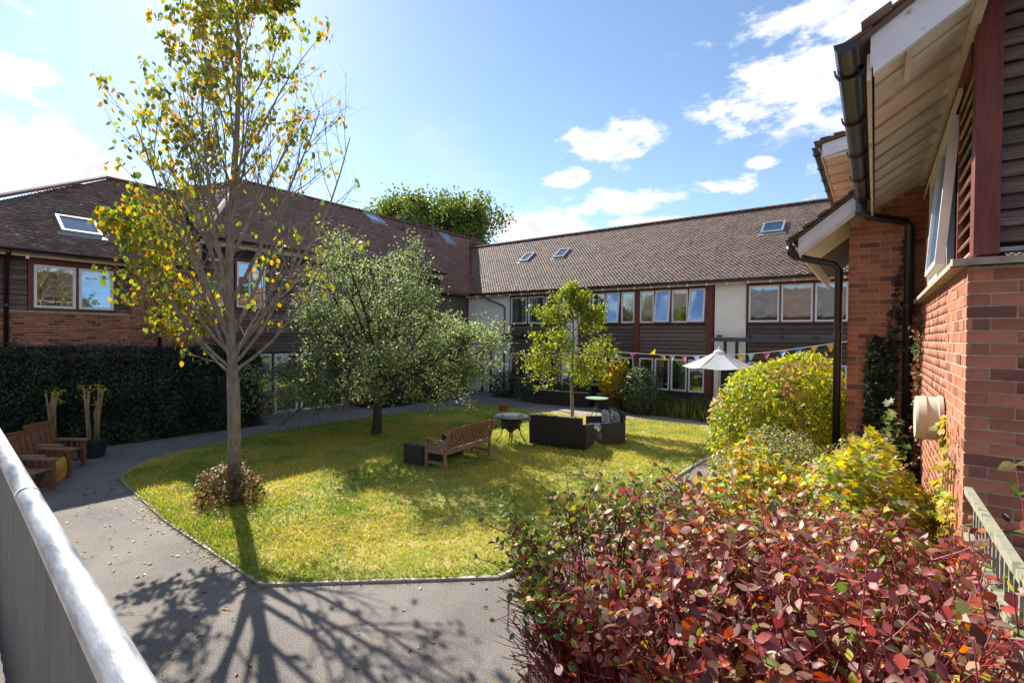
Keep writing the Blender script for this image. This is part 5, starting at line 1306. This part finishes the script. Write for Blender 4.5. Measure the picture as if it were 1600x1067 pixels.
def young_tree():
    rg = random.Random(8); t = thing('young_tree', 'young yellow green leaved tree with slim trunk behind the rattan sofa', 'tree', (-8.0, 13.96, 0))
    mb = MB(); b = Vector((-8.0, 13.96, 0)); pts = [b+Vector((.02*math.sin(i), .02*math.cos(i), i*.4)) for i in range(12)]; mb.tube(pts, [.075, .062, .058, .055, .05, .043, .036, .03, .024, .018, .012, .006], 9, cap=False); mb.build('trunk', M_bark, t, smooth=True)
    mb = MB(); tips = []
    Pl = [dict(seg=5, wob=.10, up=.06, taper=.3, kids=7, ang=40, len=.5, rr=.6, n=5, **{'from': .2}), dict(seg=4, wob=.16, up=.0, taper=.4, n=4)]
    for z, a, lean, L in ((1.35, 10, 70, 1.2), (1.4, 185, 72, 1.5), (1.5, 100, 60, 1.2), (1.5, 280, 66, 1.2), (1.75, 200, 66, 1.8), (1.8, 345, 66, 1.6), (2.0, 50, 60, 1.4), (2.1, 160, 62, 1.6), (2.3, 250, 60, 1.3), (2.4, 15, 58, 1.5), (2.6, 195, 56, 1.7), (2.8, 120, 50, 1.2), (2.9, 320, 50, 1.2), (3.1, 180, 52, 1.3), (3.2, 20, 48, 1.1), (3.5, 270, 40, .9), (3.6, 90, 40, .8), (3.9, 0, 35, .6), (4.0, 200, 35, .6), (4.3, 100, 20, .45)):
        a = R(a+rg.gauss(0, 10)); l = R(lean); h = _r0*math.cos(a)+_f0*math.sin(a)
        i = int(z/.4); p = pts[i].lerp(pts[i+1], z/.4-i); grow(mb, p, h*math.sin(l)+Vector((0, 0, math.cos(l))), L, .018, 0, Pl, tips, rg)
    mb.build('branches', M_bark, t, smooth=True)
    tp = np.array([tuple(q[0]) for q in tips]); n = 7000; i = RNG.integers(0, len(tp), n); p = tp[i]+RNG.normal(size=(n, 3))*.10
    o = mass('leaves', LEAF_V, LEAF_F, p, frames(rdir(n)+[0, 0, -.3], rdir(n)*.8+[0, 0, .8]), RNG.uniform(.07, .13, n), palette(n, [(.22, .27, .03, 5), (.34, .34, .04, 3), (.13, .18, .03, 3), (.42, .36, .05, 1)], .2), M_leaf, t); o['kind'] = 'stuff'
young_tree()

def big_tree():
    rg = random.Random(77); c = Vector((-36.3, 34.3, 0)); t = thing('plane_tree', 'large leafy tree rising behind the roof where the two wings meet', 'tree', tuple(c))
    mb = MB(); mb.tube([c, c+Vector((0, 0, 4)), c+Vector((.3, 0, 8))], [.5, .4, .35], 10, cap=False); mb.build('trunk', M_barkD, t, smooth=True)
    mb = MB(); tips = []
    Pl = [dict(seg=6, wob=.09, up=.03, taper=.3, kids=8, ang=40, len=.5, rr=.6, n=6, **{'from': .3}), dict(seg=5, wob=.12, up=.02, taper=.35, kids=5, ang=42, len=.5, rr=.6, n=4, **{'from': .25}), dict(seg=3, wob=.18, up=0, taper=.4, n=3)]
    for a, lean, L in ((0, 52, 9.0), (30, 48, 8), (70, 50, 7), (110, 50, 7), (150, 50, 8), (185, 54, 8.6), (220, 50, 8), (260, 46, 7.5), (300, 48, 7.5), (335, 50, 8.4), (10, 70, 8), (175, 72, 7.6), (265, 70, 7), (150, 20, 9.0), (20, 26, 8.4), (260, 18, 8.8), (190, 34, 9.0)):
        a = R(a); l = R(lean); h = _r0*math.cos(a)+_f0*math.sin(a); grow(mb, c+Vector((.3, 0, rg.uniform(7.0, 9.0))), h*math.sin(l)+Vector((0, 0, math.cos(l))), L*.86, .2, 0, Pl, tips, rg)
    mb.build('branches', M_barkD, t)
    tp = np.array([tuple(q[0]) for q in tips]); n = 42000; i = RNG.integers(0, len(tp), n); p = tp[i]+RNG.normal(size=(n, 3))*.45+[0, 0, .7]
    o = mass('leaves', LEAF_V, LEAF_F, p, frames(rdir(n), rdir(n)+[0, 0, .6]), RNG.uniform(.22, .40, n), palette(n, [(.10, .15, .03, 5), (.16, .20, .035, 4), (.26, .27, .04, 1.5), (.06, .09, .025, 2)], .18), M_leaf, t); o['kind'] = 'stuff'
big_tree()

# ---- dark clipped hedge along the left wing
def hedge():
    t = thing('clipped_hedge', 'long dark evergreen hedge clipped in a block along the left wing', 'hedge', (-16.9, 3.5, 0)); rng = np.random.default_rng(4)
    core = MB(); core.box(-17.6, -16.35, -3, 7.2, 0, 2.25); core.build('branches', mat('hedge_inner_shade', (.012, .014, .010), .95), t)  # solid box added instead of branches; inner shade put into its dark colour
    n = 46000; P = []
    u = rng.random(n)
    y = rng.uniform(-3.2, 7.75, n); zz = rng.random(n)*2.5; x = np.full(n, -16.1)
    top = u > .62; end = (u > .5) & ~top
    x[top] = rng.uniform(-17.7, -16.1, top.sum()); zz[top] = 2.45
    th = rng.uniform(-1.6, .9, end.sum()); x[end] = -16.95+.85*np.cos(th*.8+.1); y[end] = 6.9+.9*np.abs(np.sin(th))
    # rounded shoulders and end
    zz = np.where(~top & (zz > 2.2), 2.2+(zz-2.2)*.7, zz); x = np.where(~top & ~end & (zz > 2.05), x-(zz-2.05)*.5, x)
    zz = np.where(y > 6.9, zz*(1-.10*np.clip(y-6.9, 0, 1)), zz)
    bn = np.array([noise.noise(Vector((a*.8, b*.8, c*1.1)))+.5*noise.noise(Vector((a*2.6, b*2.6, c*2.6))) for a, b, c in zip(x, y, zz)])
    x = x+bn*.26*(~top)+rng.normal(size=n)*.045; zz = zz+bn*.24*top+rng.normal(size=n)*.03; zz = np.maximum(zz, .03)
    P = np.stack([x, y, zz], 1); nrm = np.where(top[:, None], [[0, 0, 1.]], [[1., 0, .2]])+rdir(n, rng)*.8
    cols = palette(n, [(.030, .055, .032, 5), (.05, .08, .04, 3), (.075, .075, .03, .5)], .25, rng)
    pn_ = np.array([noise.noise(Vector((a*1.3, b*1.3, c*1.6))+Vector((9, 0, 0))) for a, b, c in P]); cols = cols*(1+1.1*np.clip(pn_, -.5, .6))[:, None]; brn = (pn_ > .34) & (rng.random(n) < .4); cols[brn] = [.11, .08, .045]
    k_ = 2600; sh = rng.integers(0, n, k_); P = np.concatenate([P, P[sh]+np.abs(rng.normal(size=(k_, 1)))*.11*np.array([[.5, 0, 1.]])]); nrm = np.concatenate([nrm, rdir(k_, rng)]); cols = np.concatenate([cols, cols[sh]*1.4]); n += k_
    o = mass('leaves', LEAF_V, LEAF_F, P, frames(rdir(n, rng), nrm), rng.uniform(.045, .085, n), cols, M_dark, t); o['kind'] = 'stuff'
hedge()
G = 'shrubs along the left wing'
dk = [(.03, .05, .025, 4), (.05, .075, .03, 3), (.10, .10, .03, .5)]
clump('wall_shrub', 'dark shrub under the apple tree beside the glazed doors', 'shrub', (-16.7, 13.0, .7), (.8, 1.1, 1.1), 3200, dk, .09, M_dark, seed=11, stems=30, group=G)
clump('wall_shrub', 'tall dark shrub against the wall at the inner corner', 'shrub', (-16.7, 15.6, .8), (.9, 1.3, 1.25), 3600, dk, .09, M_dark, seed=12, stems=30, group=G)
clump('wall_shrub', 'low dark shrub in front of the corner downpipe', 'shrub', (-14.6, 18.9, .55), (.9, .7, .8), 2000, dk, .09, M_dark, seed=13, stems=30, group=G)
clump('potted_shrub', 'small loose grey green shrub left of the timber planter', 'shrub', (-13.0, 18.3, .6), (.55, .5, .75), 900, [(.08, .12, .06, 3), (.14, .18, .07, 2)], .085, M_leafG, seed=14, stems=30)
clump('planter_greenery', 'green trailing plants filling the long dark planter', 'plant', (-11.0, 18.6, .75), (1.2, .35, .32), 1300, [(.07, .11, .03, 3), (.14, .17, .04, 1)], .09, M_leaf, seed=15, stems=20, zmin=.5)
clump('yellow_bush', 'bright yellow leaved bush hanging over the dark planter', 'shrub', (-8.55, 18.4, 1.35), (.72, .55, .78), 3200, [(.48, .36, .03, 5), (.36, .33, .03, 3), (.55, .26, .03, .6)], .105, M_leaf, seed=16, stems=50, zmin=.55)
clump('green_bush', 'rounded mid green bush right of the yellow leaved bush', 'shrub', (-7.35, 18.2, .92), (.85, .7, .98), 4200, [(.08, .125, .05, 4), (.14, .19, .075, 3), (.05, .08, .03, 2)], .085, M_leafG, seed=17, stems=50)
# border under the back windows: grassy and flowering plants
GB = 'plants in the border under the back windows'
for i, (x, y, h, w_, lab) in enumerate(((-6.6, 18.9, .75, .6, 'leafy dark plant next to the green bush'), (-5.9, 18.7, .6, .55, 'low plant with pale seed heads below the third lower window'), (-5.2, 18.6, .8, .55, 'taller plant in front of the red brown corner post'), (-4.6, 18.45, .6, .55, 'bronze tinted plant below the parasol'), (-4.0, 18.4, .85, .5, 'straw coloured tall plant right of the parasol pole'), (-3.3, 18.35, .9, .6, 'bushy plant at the right end of the back border'))):
    t = clump('border_plant', lab, 'plant', (x, y, h*.5), (w_, .5, h*.62), 1300, [(.05, .08, .025, 4), (.09, .12, .035, 3), (.16, .13, .05, 1)], .10, M_leaf, seed=30+i, stems=20, group=GB, aspect=.6)
    n = 420; p = np.stack([RNG.normal(x, w_*.5, n), RNG.normal(y-.2, .22, n), np.full(n, .02)], 1); hh = RNG.uniform(.35, h*1.15, n)
    o = mass('grass_stems', [(0, .5, 0), (0, -.5, 0), (.6, .35, .02), (.6, -.35, .02), (1, 0, .12)], [(0, 1, 3, 2), (2, 3, 4)], p, frames(np.stack([RNG.normal(size=n)*.22, RNG.normal(size=n)*.22-.1, np.ones(n)], 1), rdir(n)), np.stack([hh, np.full(n, .018), hh], 1), palette(n, [(.14, .17, .04, 3), (.30, .25, .10, 2)]), M_blade, t); o['kind'] = 'stuff'

# ---- big clipped golden shrub by the corner of the brick house
def golden():
    t = thing('golden_shrub', 'large rounded yellow green clipped shrub against the corner of the brick house', 'shrub', (-1.3, 8.7, 0)); rng = np.random.default_rng(9)
    n = 30000; d = rdir(n, rng); ex = 3.2; d = d/((np.abs(d)**ex).sum(1)**(1/ex))[:, None]
    rr_ = 1-.30*rng.random(n)**1.8
    bn = np.array([noise.noise(Vector(q)*3.1+Vector((5, 0, 0)))+.5*noise.noise(Vector(q)*8) for q in d])
    p = np.array([-1.22, 8.9, 1.22])+d*np.array([.92, 1.5, 1.66])*(rr_*(1+.07*bn))[:, None]
    # top slopes up towards the wall
    p[:, 2] = np.where(p[:, 2] > 1.2, 1.2+(p[:, 2]-1.2)*np.clip(.83+.17*(p[:, 0]+1.5), .55, 1.06), p[:, 2])
    ok = p[:, 2] > .05; p = p[ok]; d = d[ok]; n = len(p)
    tn = np.array([noise.noise(Vector(q)*1.6) for q in p])
    cols = palette(n, [(.36, .40, .035, 5), (.50, .46, .04, 4), (.20, .29, .03, 3), (.45, .32, .10, 1)], .2, rng)
    pinkish = (tn > .16) & (rng.random(n) < .6); cols[pinkish] = palette(pinkish.sum(), [(.40, .24, .12, 2), (.34, .26, .07, 2)], .15, rng)
    o = mass('leaves', LEAF_V, LEAF_F, p, frames(rdir(n, rng)+[0, 0, -.2], d+rdir(n, rng)*.7+[0, 0, .4]), rng.uniform(.05, .10, n), cols, M_leaf, t); o['kind'] = 'stuff'
    mb = MB(); rg = random.Random(2)
    for i in range(260):
        q = Vector(p[rg.randrange(n)]); b = Vector((-1.3+rg.gauss(0, .5), 8.9+rg.gauss(0, .6), 0)); q = b.lerp(q, .97); mid = b.lerp(q, .5)+Vector((rg.gauss(0, .08), rg.gauss(0, .08), .15)); mb.tube([b, mid, q], [.014, .009, .004], 4, cap=False)
    mb.build('stems', M_stemB, t)
golden()

# ---- mixed low shrubs between the house wall and the path
clump('silver_shrub', 'grey green small leaved shrub with faded pink flower heads in the middle of the bed', 'shrub', (-.85, 6.4, .90), (.80, 1.15, 1.0), 14000, [(.22, .27, .10, 5), (.34, .35, .18, 3), (.46, .28, .18, 2.2), (.14, .19, .06, 3), (.48, .42, .06, 3)], .042, M_leafG, seed=41, stems=120, shell=.25, bumps=.2)
clump('silver_shrub', 'second grey green shrub nearer the downpipe, dotted with brown flower heads', 'shrub', (-.12, 6.4, .95), (.5, .9, 1.0), 7000, [(.22, .27, .08, 5), (.34, .34, .12, 3), (.40, .22, .11, 1.6), (.44, .38, .06, 3)], .045, M_leafG, seed=42, stems=90, shell=.25, bumps=.2)
mixpal = [(.36, .38, .045, 5), (.52, .44, .05, 4), (.20, .28, .05, 3), (.55, .26, .05, 1.0), (.44, .36, .24, 1.6)]
clump('vine_shrub', 'yellowing lobed leaf vine sprawling along the foot of the sunny brick wall', 'shrub', (-.10, 5.2, .98), (.62, 1.35, 1.04), 13000, mixpal, .074, M_leaf, tmpl=(LOBE_V, LOBE_F), seed=43, stems=80, shell=.3, up=.9, bumps=.22)
clump('guelder_shrub', 'mixed yellow, green and orange leaved shrub at the path edge behind the red bush', 'shrub', (-.85, 4.95, .93), (.62, 1.15, 1.02), 8500, mixpal+[(.45, .10, .03, .8), (.5, .36, .25, 1)], .085, M_leaf, seed=44, stems=80, shell=.3, up=.9, bumps=.22)
clump('spindle_shrub', 'orange tipped straggly shrub hanging over the path below the golden shrub', 'shrub', (-1.50, 6.9, .75), (.34, .9, .80), 2400, [(.42, .34, .05, 3), (.5, .20, .05, 2), (.5, .36, .26, 2), (.2, .26, .05, 2)], .075, M_leaf, seed=45, stems=50, shell=.4, bumps=.3)
clump('bramble', 'pale leaved climber at the base of the black downpipe', 'climber', (.18, 7.5, 1.15), (.26, .34, 1.0), 900, [(.10, .16, .04, 4), (.30, .36, .16, 2), (.18, .10, .05, 1)], .10, M_leafG, tmpl=(LOBE_V, LOBE_F), seed=46, stems=40, shell=.6, bumps=.35)

# ---- ivy on the brick wall
IV = thing('ivy', 'dark ivy climbing the brick wall beside the black downpipe', 'climber', (.05, 7.85, 0))
n = 3000; rng = np.random.default_rng(51); xs = []; zs = []
strands = [(.10, 2.0, .02, 3.0), (.14, 2.0, .16, 3.2), (.05, 2.0, .20, 3.85), (.0, 2.0, -.10, 3.0), (.2, 2.6, .26, 4.3), (.14, 2.2, .30, 3.9)]
while len(xs) < n:
    if rng.random() < .86:
        x = rng.normal(.05, .10); z = rng.uniform(1.3, 3.05); 
        if abs(x-.07) > .2*(1.25-(z-1.3)/2.4)+.05*noise.noise(Vector((x*5, z*3, 0))): continue
    else:
        s_ = strands[rng.integers(len(strands))]; t_ = rng.random(); x = s_[0]+(s_[2]-s_[0])*t_+rng.normal()*.018+.02*math.sin(t_*9); z = s_[1]+(s_[3]-s_[1])*t_
    if x > .42 or x < -.26: continue
    xs.append(x); zs.append(z)
p = np.stack([xs, 7.885-np.abs(rng.normal(size=n))*.035, zs], 1)
o = mass('leaves', LOBE_V, LOBE_F, p, frames(rdir(n, rng)+[0, 0, -.4], np.array([0, -1.0, .5])+rdir(n, rng)*.6), rng.uniform(.03, .06, n), palette(n, [(.03, .055, .02, 5), (.06, .09, .03, 3), (.14, .17, .09, .5)], .2, rng), M_leafG, IV); o['kind'] = 'stuff'
mb = MB()
for s_ in strands: mb.tube([(s_[0]+(s_[2]-s_[0])*k_/6+.02*math.sin(k_*1.5), 7.893, s_[1]+(s_[3]-s_[1])*k_/6) for k_ in range(7)], .004, 4, cap=False)
mb.build('stems', M_stemB, IV)
# reddish creeper in the angle of the two walls
CP = thing('creeper', 'red and green creeper in the angle between the sunny wall and the downpipe', 'climber', (.43, 7.6, 0)); n = 700
zz = rng.uniform(1.5, 3.3, n); p = np.stack([.425-np.abs(rng.normal(size=n))*.03, rng.uniform(7.3, 7.85, n), zz], 1)
cols = np.where((rng.random(n) < .5)[:, None], [[.30, .07, .03]], [[.10, .16, .05]])*(1+rng.normal(size=(n, 1))*.15)
o = mass('leaves', LOBE_V, LOBE_F, p, frames(rdir(n, rng)+[0, 0, -.4], np.array([-1.0, -.3, .3])+rdir(n, rng)*.6), rng.uniform(.03, .06, n), np.clip(cols, .01, 1), M_leafG, CP); o['kind'] = 'stuff'
# yellow vine crawling on the sunny wall near the corner
VN = thing('wall_vine', 'thin yellow leaved vine creeping up the sunny brick wall below the round vent', 'climber', (.42, 4.6, 0)); n = 150
zz = 1.7+rng.random(n)**1.8*.75; p = np.stack([np.full(n, .415)-np.abs(rng.normal(size=n))*.02, 4.25+rng.random(n)*.75, zz], 1)
o = mass('leaves', LOBE_V, LOBE_F, p, frames(rdir(n, rng)+[0, 0, -.4], np.array([-1.0, 0, .5])+rdir(n, rng)*.5), rng.uniform(.04, .075, n), palette(n, [(.42, .36, .04, 3), (.25, .30, .04, 2)], .15, rng), M_leaf, VN); o['kind'] = 'stuff'
mb = MB(); 
for k_ in range(5): y_ = 4.3+k_*.15; mb.tube([(.43, y_, 1.6), (.43, y_+.04, 1.9), (.432, y_-.03, 2.2)], .003, 4, cap=False)
mb.build('stems', M_stemB, VN)

# ================================================================== RED STEMMED DOGWOOD
BIGLEAF_V = [(0, 0, 0), (.22, .20, .035), (.22, 0, 0), (.22, -.20, .035), (.48, .29, .05), (.48, 0, .005), (.48, -.29, .05), (.75, .20, .02), (.77, 0, -.03), (.75, -.20, .02), (1, 0, -.11)]
BIGLEAF_F = [(0, 2, 1), (0, 3, 2), (1, 2, 5, 4), (2, 3, 6, 5), (4, 5, 8, 7), (5, 6, 9, 8), (7, 8, 10), (8, 9, 10)]
def dogwood():
    rg = random.Random(19); rng = np.random.default_rng(19)
    t = thing('dogwood_shrub', 'wide red stemmed dogwood with dark red, orange and green autumn leaves in the foreground', 'shrub', (-.9, 2.6, 0))
    foot = [W(-.03, 3.62), W(.12, 2.9), W(.42, 2.25), W(.78, 1.72), W(1.15, 1.35), W(1.6, 1.30), (.52, 1.75), (.50, 3.85), (-.6, 4.1), (-1.5, 3.9)]
    xs_ = [q[0] for q in foot]; ys_ = [q[1] for q in foot]
    def topz(x, y):
        xc = x*_r0.x+y*_r0.y; zc = x*_f0.x+y*_f0.y
        e = 1e9
        for i in range(6):
            a = Vector(foot[i]); b = Vector(foot[(i+1) % len(foot)])
            if i >= 5: break
            d = b-a; s = max(0, min(1, (Vector((x, y))-a).dot(d)/d.length_squared)); e = min(e, (a+d*s-Vector((x, y))).length)
        z = 1.93-.40*math.exp(-e/.16)-.055*(zc-1.4)-.05*max(0, 1.2-xc)*(zc > 2.6)
        return z+.10*noise.noise(Vector((x*2.2, y*2.2, 0)))+.05*noise.noise(Vector((x*6, y*6, 4))), e
    targets = []
    while len(targets) < 620:
        x = rg.uniform(min(xs_), max(xs_)); y = rg.uniform(min(ys_), max(ys_))
        if not inpoly(x, y, foot): continue
        z, e = topz(x, y)
        if rg.random() < .30: z *= rg.uniform(.55, .95)
        if rg.random() < .06: z += rg.uniform(.06, .16)
        targets.append(Vector((x, y, z)))
    # the face towards the camera and the path: shoots on the rim at all heights
    for i in range(5):
        a = Vector(foot[i]); b = Vector(foot[i+1]); k = int((b-a).length*115)
        for _ in range(k):
            s = rg.random(); q = a+(b-a)*s; z = 1.75*(1-rg.random()**1.3*.75)
            inn = Vector(((-.9-q.x), (2.9-q.y))).normalized()*rg.uniform(-.05, .14)
            targets.append(Vector((q.x+inn.x, q.y+inn.y, z)))
    bases = [Vector((*W(.72, 3.15), 0)), Vector((*W(1.15, 2.75), 0)), Vector((*W(1.5, 2.3), 0)), Vector((*W(1.3, 3.5), 0)), Vector((*W(2.0, 2.6), 0)), Vector((*W(2.0, 3.3), 0)), Vector((*W(2.5, 2.9), 0)), Vector((*W(.9, 3.9), 0))]
    mb = MB(); L = []  # leaves (pos, axis, size)
    for q in targets:
        b = min(bases, key=lambda c_: ((c_.xy-q.xy).length)*rg.uniform(.6, 1.4)); b = b+Vector((rg.gauss(0, .09), rg.gauss(0, .09), 0))
        dz = q-b; m1 = b+Vector((dz.x*.25, dz.y*.25, dz.z*.42))+Vector((rg.gauss(0, .05), rg.gauss(0, .05), 0)); m2 = b+Vector((dz.x*.66, dz.y*.66, dz.z*.78))+Vector((rg.gauss(0, .04), rg.gauss(0, .04), 0))
        pts = [b, m1, m2, q]
        # smooth
        pp = []
        for i in range(9):
            s = i/8; pp.append(((1-s)**3)*b+3*((1-s)**2)*s*m1+3*(1-s)*s*s*m2+s**3*q)
        r0 = rg.uniform(.006, .0105); mb.tube(pp, [r0*(1-.68*i/8) for i in range(9)], 5, cap=False)
        for k in range(rg.choice((3, 4, 5))):      # side shoots
            i = rg.randrange(3, 8); p = pp[i].lerp(pp[i+1], rg.random()); ax = (pp[i+1]-pp[i]).normalized(); sd_ = ax.orthogonal().normalized(); sd_.rotate(Matrix.Rotation(rg.random()*6.28, 3, ax))
            l = rg.uniform(.10, .30); e = p+(ax*.7+sd_*.75).normalized()*l+Vector((0, 0, .03)); mb.tube([p, p.lerp(e, .5)+Vector((0, 0, -.008)), e], [.0036, .003, .002], 4, cap=False)
            top_, _ = topz(e.x, e.y)
            for w_ in (.35, .7, 1.0):
                if e.z > (.70 if (e.x*_r0.x+e.y*_r0.y) > .85 else .88)*top_ or rg.random() < .07:
                    for sgn in (-1, 1):
                        if rg.random() < .72: L.append((p.lerp(e, w_), (sd_.cross(ax)*sgn+ax*.6+Vector((0, 0, rg.gauss(-.1, .3)))).normalized(), rg.uniform(.044, .074)))
        for i in range(5, 9):
            p = pp[i]; ax = (pp[min(i+1, 8)]-pp[i-1]).normalized(); sd_ = ax.orthogonal().normalized(); sd_.rotate(Matrix.Rotation(rg.random()*6.28, 3, ax))
            low_ = 1.2+.36*((p.x*_r0.x+p.y*_r0.y) < .85)
            for sgn in (-1, 1):
                if (p.z > low_ or rg.random() < .14) and rg.random() < (.5 if i < 7 else .85): L.append((p.copy(), (sd_*sgn+ax*.55+Vector((0, 0, rg.gauss(-.1, .3)))).normalized(), rg.uniform(.048, .086)))
    mb.build('stems', M_stem, t, smooth=True)
    n = len(L); pos = np.array([tuple(q[0]) for q in L]); ax = np.array([tuple(q[1]) for q in L]); sz = np.array([q[2] for q in L])
    nrm = rdir(n, rng)*.75+np.array([0, 0, .85]); fr_ = frames(ax, nrm)
    cols = palette(n, [(.32, .095, .09, 8), (.20, .07, .065, 2.8), (.48, .11, .06, 3.5), (.54, .19, .045, 2.6), (.46, .27, .22, 4.5), (.20, .28, .05, 2.0), (.52, .42, .05, 1.0), (.34, .22, .12, 3.2)], .22, rng)  # pinkish grey entry paints the sheen highlights into the leaf colour
    xc = pos[:, 0]*_r0.x+pos[:, 1]*_r0.y; zc = pos[:, 0]*_f0.x+pos[:, 1]*_f0.y
    gr = (rng.random(n) < np.clip((.50-xc+.10*(zc-2.4))*1.8, .0, .72)*np.clip((pos[:, 2]-1.0)*2, 0, 1))
    gr |= (zc > 2.9) & (rng.random(n) < .34+.36*(xc < 1.3))
    cols[gr] = palette(gr.sum(), [(.13, .20, .04, 4), (.26, .30, .05, 2), (.40, .36, .05, 1)], .2, rng)
    s3 = np.stack([sz*.92, sz*rng.uniform(.75, 1.2, n), sz*rng.uniform(-1.0, 3.2, n)], 1)
    # the 300 that show largest are leaves of their own
    dd = pos-np.array(CAMP); z_ = dd@np.array(_f); ok = (z_ > .3) & (np.abs(dd@np.array(_rr)/np.maximum(z_, .01)) < 1.05) & (-(dd@np.array(_uu))/np.maximum(z_, .01) < .70)
    tz = np.array([topz(a, b)[0] for a, b in pos[:, :2]])
    score = np.where(ok & (pos[:, 2] > tz-.10), sz/np.maximum(z_, .1), 0); order = np.argsort(-score); big = order[:300]; rest = order[300:]
    o = mass('leaves', BIGLEAF_V, BIGLEAF_F, pos[rest], fr_[rest], s3[rest], cols[rest], M_leafG, t, smooth=True); o['kind'] = 'stuff'
    meshes = []
    for k in range(24):
        me = bpy.data.meshes.new('leaf'); cz = rng.uniform(-.5, 2.0); me.from_pydata([(v[0], v[1]*rng.uniform(.9, 1.1), v[2]*cz) for v in BIGLEAF_V], [], BIGLEAF_F)
        a = me.color_attributes.new('Col', 'FLOAT_COLOR', 'POINT'); c_ = cols[big[k*12]]; a.data.foreach_set('color', [float(c_[0]), float(c_[1]), float(c_[2]), 1.0]*11)
        me.polygons.foreach_set('use_smooth', [True]*8); me.materials.append(M_leafG); meshes.append((me, c_))
    for i in big:
        k = min(range(24), key=lambda q: float(((meshes[q][1]-cols[i])**2).sum())*rg.uniform(.5, 1.5))
        o = bpy.data.objects.new('leaf', meshes[k][0]); COL.objects.link(o); o.parent = t
        m3 = Matrix(fr_[i].tolist()); q = Vector(pos[i])-Vector(t.location)
        o.matrix_local = Matrix.Translation(q) @ m3.to_4x4() @ Matrix.Diagonal((s3[i][0], s3[i][1], s3[i][0], 1))
    print('dogwood leaves', n)
dogwood()
# straggling shoots right of the trellis
SH = thing('dogwood_shoots', 'a few thin crimson dogwood shoots with big green leaves leaning on the shaded brick corner', 'shrub', (.75, 3.3, 0))
mb = MB(); rg = random.Random(3); LP = []
for (a, b, c_) in (((.62, 3.4, 1.3), (.66, 3.45, 1.9), (.60, 3.62, 2.36)), ((.66, 3.2, 1.3), (.60, 3.3, 1.95), (.66, 3.5, 2.42)), ((.58, 3.0, 1.3), (.62, 3.0, 1.8), (.60, 3.1, 2.15)), ((.7, 2.8, 1.3), (.62, 2.8, 1.7), (.56, 2.6, 2.15)), ((.6, 2.6, 1.2), (.6, 2.5, 1.7), (.58, 2.35, 2.10))):
    a, b, c_ = map(Vector, (a, b, c_)); pts = [((1-s)**2)*a+2*(1-s)*s*b+s*s*c_ for s in [k/6 for k in range(7)]]; mb.tube([a*1, *pts], [.006]*2+[.0055, .005, .0045, .004, .0035, .003], 5, cap=False)
    for p in (pts[-1], pts[-2], pts[-3], pts[3]):
        for s_ in (-1, 1): LP.append((p, Vector((s_*rg.uniform(.4, 1), rg.gauss(0, .6), rg.gauss(-.1, .3))), rg.uniform(.07, .13)))
mb.build('stems', M_stem, SH, smooth=True)
n = len(LP); o = mass('leaves', BIGLEAF_V, BIGLEAF_F, np.array([tuple(q[0]) for q in LP]), frames(np.array([tuple(q[1]) for q in LP]), RNG.normal(size=(n, 3))*.5+[0, 0, 1]), np.array([q[2] for q in LP]), palette(n, [(.13, .20, .05, 3), (.25, .2, .06, 1), (.2, .06, .05, 1)]), M_leafG, SH, smooth=True); o['kind'] = 'stuff'
print('objects', len(bpy.data.objects))
